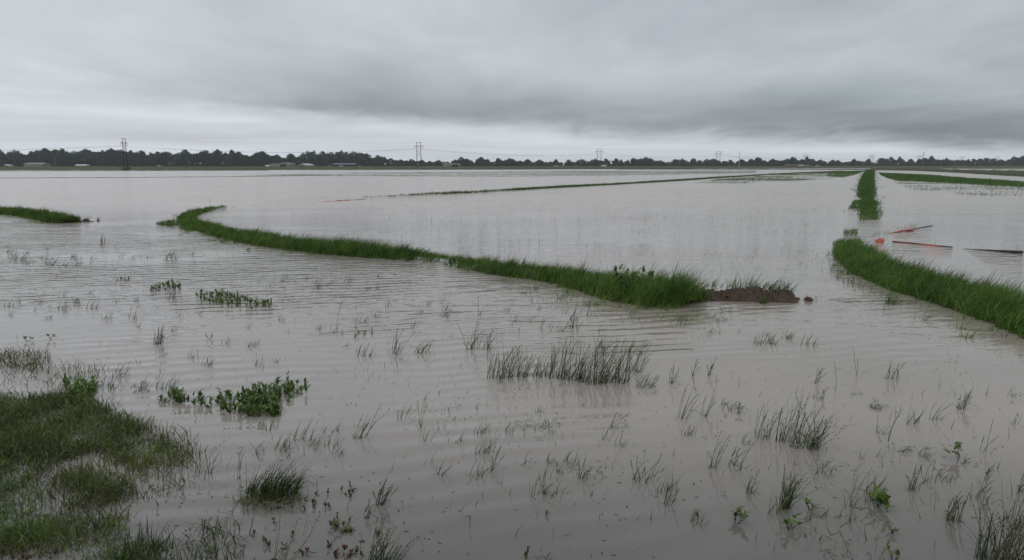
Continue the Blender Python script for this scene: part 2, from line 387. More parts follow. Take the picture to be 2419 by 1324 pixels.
def levee_grass(name, pts, dens, L, Wd, mound, mat, label, fringe=0.25, gap=0.0, lean=0.38, step=0.25, segs=3, hvar=0.5, olive=0.0):
    """pts: (Vector, halfwidth, cover 0..1, height factor)"""
    ss, B = resample(pts, step)
    tan = np.gradient(B[:, :2], axis=0); tan /= np.linalg.norm(tan, axis=1)[:, None] + 1e-9; nor = np.stack([-tan[:, 1], tan[:, 0]], 1)
    area = float(np.sum(np.hypot(*np.diff(B[:, :2], axis=0).T) * 2 * B[:-1, 2])); n = int(area * dens)
    wts = B[:, 2] * B[:, 3]; n = int(n * wts.sum() / B[:, 2].sum())
    idx = rng.choice(len(B), n, p=wts / wts.sum()); fr = rng.random(n)
    i2 = np.minimum(idx + 1, len(B) - 1)
    c = B[idx] * (1 - fr[:, None]) + B[i2] * fr[:, None]
    q = rng.uniform(-1, 1, n); isf = rng.random(n) < fringe; q = np.where(isf, rng.normal(0, 1.0, n), q)
    x = c[:, 0] + nor[idx, 0] * q * c[:, 2]; y = c[:, 1] + nor[idx, 1] * q * c[:, 2]
    cl = fbm(x * 1.7, y * 1.7); big = fbm(x * 0.45 + 9, y * 0.45 + 3)
    keep = (cl > 0.28 + gap * (np.abs(q) * .5)) | (rng.random(n) < 0.55 * (1 - gap))
    z = np.maximum(0, mound * (1 - q * q)) * 0.7 - 0.02
    Lh = L * c[:, 4] * (0.55 + hvar * rng.random(n) + 0.55 * (cl - .35) + .5 * (big - .4)) * np.where(np.abs(q) > 1, 0.55, 1.0)
    # blades grow in tussocks that share height, heading and lean
    nt = max(4, n // (16 if Wd < .02 else 5)); ti = rng.integers(0, nt, n); tc_ = rng.integers(0, n, nt)
    inn = rng.random(n) < .8; cx_, cy_ = x[tc_][ti], y[tc_][ti]; sp_ = .05 if Wd < .02 else .05 + 4 * (Wd - .013)
    x = np.where(inn, cx_ + rng.normal(0, sp_, n), x); y = np.where(inn, cy_ + rng.normal(0, sp_, n), y); z = np.where(inn, z[tc_][ti], z); keep = np.where(inn, keep[tc_][ti], keep)
    th_ = rng.uniform(.55, 1.25, nt) * (1 + .25 * (rng.random(nt) < .12)); Lh = np.where(inn, Lh[tc_][ti] * .9 * rng.uniform(.6, 1.15, n), Lh) * np.where(inn, th_[ti], .75)
    head = np.where(inn, rng.normal(-.1, .6, nt)[ti] + rng.normal(0, .8, n), rng.uniform(-3.1, 3.1, n))
    ln = np.abs(rng.normal(lean, .16, nt)[ti] + rng.normal(0, .18, n)); tt_ = np.clip(rng.beta(2, 2.6, n) * .6 + rng.random(nt)[ti] * .4 + olive * (big - .40), 0, 1)
    tt_ = np.where(rng.random(n) < .05, 1.0, tt_)
    V = blades(np.stack([x, y, z], 1)[keep], Lh[keep], (Wd * rng.uniform(.6, 1.4, n))[keep], ln[keep], rng.uniform(0.3, 1.6, n)[keep], head[keep], segs=segs + (segs > 2), tint=tt_[keep])
    return tag(mesh_np(name, V[0], V[1], mat, tint=V[2]), label, 'grass', kind='stuff')

def pv(lst): return [(G(a, b), *r) for a, b, *r in lst]
MAIN = pv([(535, 492, .12, .4, .5), (500, 496.5, .2, .6, .55), (465, 504, .3, .6, .6), (440, 513, .4, .45, .55), (446, 528, .42, .6, .6), (490, 545, .45, .9, .75), (560, 563, .5, 1, .85), (640, 578, .55, 1, .92), (740, 591, .6, 1, 1),
           (840, 601, .58, 1, 1), (930, 608, .5, 1, .95), (990, 612, .42, .8, .8), (1030, 615, .34, .5, .65), (1075, 624, .34, .45, .6), (1110, 632, .38, .65, .8), (1150, 639, .45, .9, .9), (1200, 645, .55, 1, 1),
           (1300, 657, .5, 1, .95), (1360, 667, .5, .95, .9), (1420, 684, .65, 1, 1.1), (1480, 697, .8, 1, 1.3), (1550, 708, .85, 1, 1.35), (1610, 717, .7, 1, 1.25), (1650, 724, .45, .8, .9)])
mound_mesh('levee', MAIN[6:11], .25, .16, M['soil']); mound_mesh('levee', MAIN[14:], .2, .20, M['soil'])
levee_grass('levee_grass', MAIN, 1900, .44, .013, .17, M['levee'], 'long curving strip of lush green grass on the levee sweeping from left to the mud mound', fringe=.12, olive=.7)
# sparse swamped corner of the curve
CORN = pv([(395, 524, .8, .6, .7), (430, 532, .9, .8, .8), (480, 548, .6, .7, .7)])
levee_grass('levee_grass', CORN, 800, .32, .012, .0, M['levee'], 'sparse swamped green grass at the left turn of the curving levee', fringe=.3, gap=1.0)
RIGHT = pv([(1985, 590, .22, .5, .6), (2006, 603, .42, .9, .85), (2042, 630, .55, 1, .95), (2108, 664, .64, 1, 1), (2200, 694, .68, 1, 1), (2300, 722, .68, 1, 1.02), (2400, 754, .7, 1, 1.05), (2560, 812, .7, 1, 1)])
mound_mesh('levee', RIGHT[1:], .25, .26, M['soil'])
levee_grass('levee_grass', RIGHT, 2100, .46, .013, .24, M['levee'], 'thick green grass strip on the levee running off the right edge of the picture', fringe=.08, olive=.5)
LEFT = pv([(-260, 495, .7, 1, 1), (-80, 499, .7, 1, 1), (0, 503, .65, 1, 1), (60, 508, .6, 1, .95), (110, 517, .6, 1, .95), (145, 525, .6, 1, 1.0), (168, 527, .4, .9, .9)])
mound_mesh('levee', LEFT, .3, .18, M['soil'])
levee_grass('levee_grass', LEFT, 1200, .40, .018, .16, M['levee'], 'green grass strip on the short levee entering from the left edge', fringe=.1)
MIDL = pv([(850, 468.5, .2, .25, .6), (960, 464, .3, .35, .7), (1000, 461, .4, .8, .85), (1060, 458.5, .5, 1, 1), (1140, 455, .35, .8, .9), (1170, 452.5, .3, .4, .8), (1210, 450, .5, 1, 1), (1300, 444.5, .6, 1, 1.05), (1400, 439, .6, 1, 1), (1450, 436.5, .5, .8, .9), (1500, 433.5, .5, .9, .9), (1600, 427.5, .6, 1, 1), (1700, 420.5, .7, 1, 1), (1750, 417.5, .7, 1, .9), (1830, 412, .6, .8, .8), (1990, 404.5, .6, .8, .7)])
mound_mesh('levee', MIDL[6:], .8, .14, M['soil'], 5)
levee_grass('levee_grass', MIDL, 190, .30, .035, .12, M['far_green'], 'thin far green levee line slanting across the middle of the flood', fringe=.1, step=.8, segs=2)
TIP = pv([(525, 492, .12, .5, .6), (600, 488.5, .1, .2, .4), (690, 483, .1, .15, .35), (745, 479, .1, .1, .3)])
levee_grass('levee_grass', TIP, 160, .18, .014, 0, M['reed'], 'faint line of nearly drowned grass leading from the curved levee to the far orange sheet', fringe=.1, segs=2)
AWAY = pv([(2053, 513, .32, .7, .8), (2051, 500, .42, 1, .9), (2050, 484, .42, .9, .9), (2050, 474, .45, .35, .8), (2046, 464, .55, 1, 1), (2046, 447, .7, 1, 1), (2047, 430, .85, 1, 1), (2051, 415, 1.1, 1, 1), (2054, 406, 1.4, 1, 1), (2056, 403, 1.6, 1, 1)])
mound_mesh('levee', AWAY[2:], .8, .12, M['soil'], 5)
levee_grass('levee_grass', AWAY, 130, .32, .045, .10, M['far_green'], 'straight bright green grass strip running away to the far bank', fringe=.12, step=.8, segs=2, gap=.2)

# ------------------------------------------------------------------ grass patches standing in the water
def inpoly(x, y, poly):
    c = np.zeros(len(x), bool); n = len(poly)
    for i in range(n):
        x1, y1 = poly[i]; x2, y2 = poly[(i + 1) % n]
        k = ((y1 > y) != (y2 > y)) & (x < (x2 - x1) * (y - y1) / (y2 - y1 + 1e-12) + x1); c ^= k
    return c
def scatter(poly_px, dens, maxn=80000):
    poly = [(p.x, p.y) for p in (G(a, b) for a, b in poly_px)]
    xs = [p[0] for p in poly]; ys = [p[1] for p in poly]
    A = (max(xs) - min(xs)) * (max(ys) - min(ys)); n = int(A * dens)
    out_x, out_y = [], []; tot = 0
    while n > 0:
        k = min(n, 400000); x = rng.uniform(min(xs), max(xs), k); y = rng.uniform(min(ys), max(ys), k); m_ = inpoly(x, y, poly)
        out_x.append(x[m_]); out_y.append(y[m_]); n -= k; tot += m_.sum()
        if tot > maxn: break
    return np.concatenate(out_x), np.concatenate(out_y)
def patch(name, poly, dens, L, Wd, mat, label, thr=0.5, fs=(0.3, 0.9), kind='stuff', lean=.3, cat='grass', segs=2, soft=.12, group=None):
    x, y = scatter(poly, dens)
    nz = fbm(x * fs[0] + 31, y * fs[1] + 77); keep = nz + rng.normal(0, soft, len(x)) > thr; x = x[keep]; y = y[keep]; n = len(x); nz = nz[keep]
    V = blades(np.stack([x, y, np.full(n, -.02)], 1), L * rng.uniform(.5, 1.3, n) * (.6 + nz * .7), Wd * rng.uniform(.6, 1.3, n), np.abs(rng.normal(lean, .3, n)), np.where(rng.random(n) < .2, 2.0, 1.0) * rng.uniform(0, 1.2, n), rng.normal(0, 1.0, n), segs=segs, tint=rng.beta(2, 2.4, n))
    o = mesh_np(name, V[0], V[1], mat, tint=V[2]); return tag(o, label, cat, group, kind)
patch('field_grass', [(560, 415.5), (850, 409.5), (1200, 406), (1500, 404.5), (1790, 403.5), (1780, 410), (1450, 416), (1200, 418.5), (850, 417.5)], 3.5, .26, .05, M['far_green'], 'broken band of low green grass on the far side of the flooded field', thr=.52, fs=(.035, .16))
patch('field_grass', [(1640, 433), (1700, 424), (1780, 418), (1880, 409), (1960, 405.5), (2044, 404), (2025, 412), (1995, 418), (1960, 423), (1890, 427), (1750, 434)], 11, .26, .045, M['far_green'], 'patchy green grass just left of the straight levee near the far bank', thr=.47, fs=(.06, .12))
patch('field_grass', [(1960, 408), (2038, 405), (2020, 414), (1990, 421), (1950, 417)], 7, .25, .05, M['far_green'], 'solid green wedge of grass left of the straight levee', thr=.25, fs=(.06, .12))
patch('field_grass', [(2076, 409), (2100, 410.5), (2200, 415), (2300, 423), (2419, 432), (2620, 447), (2620, 458), (2419, 443.5), (2300, 437), (2200, 431), (2120, 428), (2095, 421), (2080, 414)], 24, .34, .05, M['far_green'], 'broad green grass strip fanning right from the straight levee', thr=.18, fs=(.1, .2))
patch('field_grass', [(2110, 430), (2250, 434), (2419, 446), (2600, 458), (2600, 485), (2419, 470), (2250, 458), (2150, 448)], 14, .2, .03, M['far_green'], 'thin drowned grass below the broad green strip on the right', thr=.56, fs=(.10, .35))
patch('field_grass', [(2020, 474), (2046, 472), (2050, 512), (2040, 508), (2000, 495), (2012, 482)], 90, .22, .03, M['far_green'], 'ragged green fringe on the left side of the straight levee end', thr=.47, fs=(.25, .8))
patch('drowned_grass', [(1990, 546), (2024, 543), (2026, 557), (1996, 562)], 300, .17, .014, M['levee'], 'small drowned green clump below the end of the straight levee', thr=.42, fs=(.6, 2.5))
patch('drowned_grass', [(1966, 576), (1980, 571), (2030, 568), (2040, 584), (1975, 590)], 450, .20, .014, M['levee'], 'low green clump just above the tip of the right hand levee', thr=.40, fs=(.6, 2.5))
patch('drowned_grass', [(2030, 511), (2074, 510), (2078, 520), (2030, 522)], 170, .20, .025, M['levee'], 'last thin green clump at the near end of the straight levee', thr=.38, fs=(.5, 2))
patch('drowned_grass', [(2080, 545), (2170, 530), (2160, 540), (2060, 560), (2020, 576)], 40, .16, .010, M['reed'], 'thin dark blades in the water above the orange sheets', thr=.45, fs=(.5, 1.5))
patch('drowned_grass', [(1170, 650), (1420, 690), (1640, 735), (1720, 745), (1700, 800), (1560, 800), (1330, 745), (1200, 700)], 120, .12, .006, M['reed'], 'short drowned blades in the water along the near side of the curving levee', thr=.52, fs=(.8, 2.0), segs=3)
patch('drowned_grass', [(1560, 722), (1640, 730), (1730, 735), (1715, 765), (1600, 765), (1540, 745)], 800, .13, .008, M['levee'], 'flattened green grass trailing into the water beside the mud mound', thr=.42, fs=(1.5, 3.0), segs=3, lean=1.0)
patch('drowned_grass', [(1960, 620), (2000, 650), (2100, 700), (2200, 720), (2150, 735), (2040, 700), (1960, 660)], 100, .16, .007, M['reed'], 'sparse blades in the water along the near side of the right levee', thr=.42, fs=(1, 2.0), segs=3)
patch('sparse_stubble', [(640, 470), (1960, 440), (1960, 600), (1640, 660), (1200, 600), (700, 520)], 2.4, .13, .012, M['reed'], 'scattered thin stubble poking out of the open water inside the curved levee', thr=.46, fs=(.12, .4))
patch('sparse_stubble', [(1500, 600), (1950, 590), (1960, 690), (1750, 670), (1500, 640)], 9, .12, .007, M['reed'], 'fine stubble in the water above the mud mound', thr=.45, fs=(.4, 1.2), segs=3)
patch('sparse_stubble', [(0, 430), (1500, 425), (1900, 430), (1900, 445), (900, 465), (400, 480), (0, 480)], .10, .13, .03, M['reed'], 'specks of stubble in the far open water', thr=.5, fs=(.04, .12))
patch('sparse_stubble', [(2110, 470), (2419, 480), (2600, 540), (2419, 690), (2300, 640), (2220, 590), (2100, 520)], 1.6, .12, .010, M['reed'], 'scattered stubble in the flooded field beyond the right levee', thr=.47, fs=(.2, .7))
patch('sparse_stubble', [(0, 560), (350, 560), (700, 640), (1100, 700), (1500, 800), (1500, 960), (700, 900), (0, 800)], 5, .13, .0065, M['reed'], 'thin single blades dotted over the rippled water on the left', thr=.47, fs=(.4, .9), segs=3)
patch('sparse_stubble', [(450, 900), (1400, 850), (2419, 830), (2600, 1320), (500, 1320)], 14.0, .14, .006, M['reed'], 'thin single blades dotted over the near water', thr=.47, fs=(.8, 1.4), segs=3)

# thin far dikes
def dike(pts, hw, h, label, L=.25, dens=6, Wd=.06):
    P_ = pv([(a, b, hw, 1, 1) for a, b in pts]); mound_mesh('levee', P_, 2.0, h, M['soil'], 5)
    levee_grass('levee_grass', P_, dens, L, Wd, h, M['far_green'], label, fringe=.05, step=2.0, segs=2)
dike([(-700, 405.4), (0, 404.8), (380, 404.0), (640, 403.0)], 1.0, .30, 'narrow dark grassy dike along the far shore on the left')
dike([(1450, 400.8), (1800, 400.8), (2060, 401.6)], 1.5, .5, 'dark dike with weeds crossing the far water left of the straight levee')
dike([(-300, 422), (0, 421.5), (300, 420), (620, 417.5), (800, 414)], .35, .10, 'broken thread of drowned dike across the left of the flood', L=.12, dens=8, Wd=.05)
BANK = pv([(2062, 402.2, 4, 1, 1), (2180, 403.8, 4.5, 1, 1), (2300, 409, 4.5, 1, 1), (2419, 415.5, 4.5, 1, 1), (2700, 430, 4.5, 1, 1)])
mound_mesh('levee', BANK, 2.0, .95, M['soil'], 9)
levee_grass('levee_grass', BANK, 22, .30, .06, .9, M['mat'], 'wide brown and green raised bank at the far right', fringe=.05, step=2.0, segs=2, olive=.8)
patch('bank_weeds', [(2290, 407), (2419, 412), (2560, 420), (2560, 416), (2419, 409), (2300, 405)], 4, 1.1, .12, M['far_green'], 'clumps of taller green weeds on top of the far right bank', thr=.55, fs=(.15, .15), lean=.4)

# ------------------------------------------------------------------ shore grass mass, lower left
def shore(poly, dens, L, label, thr, fs=(1.6, 2.2), mat='mat', Wd=.0072, z=0.0, lean=.6, olive=.5):
    x, y = scatter(poly, dens, 200000)
    nz = fbm(x * fs[0] + 11, y * fs[1] + 4); k = nz + rng.normal(0, .10, len(x)) > thr; x, y, nz = x[k], y[k], nz[k]; n = len(x); x = x + rng.normal(0, .05, n); y = y + rng.normal(0, .07, n)
    hh = fbm(x * 3.0 + 3, y * 3.0 + 8); cl = fbm(x * 1.1 + 60, y * 1.1 + 20)
    zz = z + .10 * (hh - .3) * rng.random(n)
    V = blades(np.stack([x, y, zz - .02], 1), L * rng.uniform(.35, 1.1, n) * (.45 + hh), Wd * rng.uniform(.5, 1.6, n), np.abs(rng.normal(lean, .4, n)), rng.uniform(-.2, 1.5 if lean < 1 else .35, n), rng.uniform(-np.pi, np.pi, n), segs=4,
               tint=np.clip(rng.beta(1.8, 2.8, n) + olive * (cl - .45), 0, 1))
    return tag(mesh_np('shore_grass', V[0], V[1], M[mat], tint=V[2]), label, 'grass', kind='stuff')
shore([(-120, 925), (60, 940), (180, 935), (235, 960), (300, 1000), (390, 1040), (450, 1072), (430, 1100), (330, 1112), (270, 1095), (230, 1065), (150, 1090), (100, 1120), (60, 1150), (-160, 1200)], 4800, .145, 'dense olive green matted grass filling the lower left shore', .18)
shore([(260, 985), (420, 1020), (480, 1070), (470, 1120), (300, 1130)], 800, .22, 'looser grass at the right tip of the matted shore grass', .40)
shore([(-160, 1160), (60, 1130), (110, 1190), (130, 1270), (60, 1290), (-200, 1300)], 3800, .15, 'broad bladed grass clump at the left edge near the bottom', .34, mat='broad', Wd=.009)
shore([(110, 1130), (200, 1110), (300, 1150), (300, 1240), (250, 1290), (150, 1290), (110, 1220)], 4000, .18, 'brown based grass clump standing in water near the bottom left', .33)
shore([(-200, 1270), (130, 1260), (260, 1290), (300, 1400), (-250, 1420)], 2200, .14, 'patchy grass in the very bottom left corner', .45)
shore([(270, 1290), (320, 1270), (390, 1290), (420, 1400), (260, 1400)], 3800, .17, 'green grass clump at the bottom edge right of the corner grass', .30, mat='reedgreen', Wd=.007)
shore([(420, 1270), (560, 1230), (560, 1380), (400, 1380)], 1700, .17, 'thin green grass at the bottom edge left of the red weeds', .42, mat='reedgreen')
shore([(300, 1100), (420, 1090), (500, 1180), (420, 1230), (300, 1200)], 900, .14, 'thin broken grass between the matted shore and the round green tuft', .47)
shore([(0, 830), (100, 835), (120, 862), (40, 872), (-60, 868)], 900, .20, 'dark low grass clump above the matted shore at the left edge', .28)
shore([(120, 860), (240, 870), (235, 925), (120, 920), (-60, 905), (-60, 880)], 420, .18, 'sparse dark grass in the water between the left edge clump and the matted shore', .42)
shore([(-120, 925), (60, 940), (180, 935), (235, 960), (300, 1000), (390, 1040), (420, 1090), (300, 1090), (230, 1065), (100, 1120), (60, 1290), (-200, 1300), (-160, 1200)], 1100, .09, 'short curly light green leaves mixed through the matted shore grass', .34, mat='broad', Wd=.011, z=.06, lean=.9)
shore([(110, 1130), (300, 1150), (300, 1290), (380, 1400), (100, 1400)], 700, .09, 'short curly light leaves among the bottom left clumps', .36, mat='broad', Wd=.011, z=.05, lean=.9)
shore([(500, 1180), (560, 1140), (700, 1170), (720, 1205), (620, 1215), (480, 1215)], 900, .13, 'floating grass spread around the foot of the round green tuft', .40, lean=1.1)
shore([(1900, 1265), (2060, 1270), (2080, 1330), (1890, 1340)], 1100, .12, 'flattened dark grass lying in the water at the bottom right', .42, lean=1.2, mat='reed')
shore([(960, 960), (1080, 965), (1100, 1005), (1010, 1015), (970, 1000)], 1000, .12, 'mat of flattened dark stalks on the water left of centre', .42, lean=1.25, mat='reed')
shore([(1170, 985), (1280, 990), (1330, 1015), (1260, 1040), (1190, 1010)], 1000, .11, 'mat of flattened dark stalks on the water below the tall reeds', .40, lean=1.3, mat='reed')
shore([(1260, 1095), (1440, 1100), (1440, 1140), (1280, 1130)], 500, .10, 'loose dark weed pieces floating near the bottom centre', .42, lean=1.3, mat='reed')

# ------------------------------------------------------------------ tufts of reeds: things of their own
def tuft(u, v, hpx, n, sp, label, mat='reed', heads=True, lean=.28, arch=0.0, Wd=None, group=None, cat='reed tuft', leafy=.35, rooted=False, name='reed_tuft'):
    p = G(u, v); h = hgt(hpx, p) * 1.1; s = hgt(sp, p) * .5; dpt = depth(p)
    wd = Wd or max(.0052, .00060 * dpt)
    root = empty(name, p); tag(root, label, cat, group)
    ang = rng.uniform(0, 2 * np.pi, n); rr = np.sqrt(rng.random(n))
    P_ = np.stack([np.cos(ang) * rr * s, np.sin(ang) * rr * s * .6, np.full(n, -.02)], 1)
    L = h * rng.uniform(.45, 1.05, n); L[0] = h
    ln = np.abs(rng.normal(lean, .16, n)); cu = rng.normal(.25, .25, n) + arch * rng.uniform(.6, 1.3, n); hd = rng.normal(0.1, .8, n)
    cu = np.where(rng.random(n) < (.18 if n > 2 else 0), cu + rng.uniform(1.0, 2.2, n), cu)
    tn = rng.beta(2, 2.5, n)
    parts = [blades(P_, L, wd, ln, cu, hd, face=0.0 + rng.normal(0, .4, n), segs=6, tint=tn), blades(P_, L, wd, ln, cu, hd, face=np.pi / 2, segs=6, tint=tn)]
    k = max(1, int(n * leafy)); ii = rng.choice(n, k)
    lf = P_[ii].copy(); zz = rng.uniform(.0, .25, k) * L[ii]; lf[:, 2] += zz; lf[:, 0] += np.cos(hd[ii]) * np.sin(ln[ii]) * zz; lf[:, 1] += np.sin(hd[ii]) * np.sin(ln[ii]) * zz
    parts.append(blades(lf, L[ii] * rng.uniform(.3, .7, k), wd * 1.3, rng.uniform(.3, 1.2, k), rng.uniform(.3, 1.4, k), rng.uniform(-np.pi, np.pi, k), segs=4))
    hp = []
    if heads and dpt < 16:
        for i in range(n):
            if rng.random() < .35 and n > 2: continue
            m_ = 36; st = L[i] / m_; x_ = z_ = 0.0
            for j in range(m_):
                th_ = ln[i] + cu[i] * j / m_; x_ += math.sin(th_) * st; z_ += math.cos(th_) * st
                if j > m_ * .5 and j % 2 == 0: hp.append((P_[i, 0] + math.cos(hd[i]) * x_, P_[i, 1] + math.sin(hd[i]) * x_, P_[i, 2] + z_, th_ + (.45 if (j // 2) % 2 else -.45), hd[i], i))
    hm = lambda q: blades(q[:, :3], .018 + h * .012, wd * 1.25, q[:, 3], 0, q[:, 4], face=rng.normal(0, .5, len(q)), segs=2, leaf=True)
    if n <= 4:
        for i in range(n):
            e = slice(i, i + 1); a, f, t_ = merge([blades(P_[e], L[e], wd, ln[e], cu[e], hd[e], face=np.array([fc]), segs=6) for fc in (0.0, 1.57)])
            so = mesh_np('stalk', a, f, M[mat], root, t_); q = np.array([c for c in hp if c[5] == i])
            if len(q): a, f, t_ = hm(q); mesh_np('seed_head', a, f, M[mat], so, t_)
    else:
        if hp: parts.append(hm(np.array(hp)))
        a, f, t_ = merge(parts); mesh_np('foliage', a, f, M[mat], root, t_)
    return root
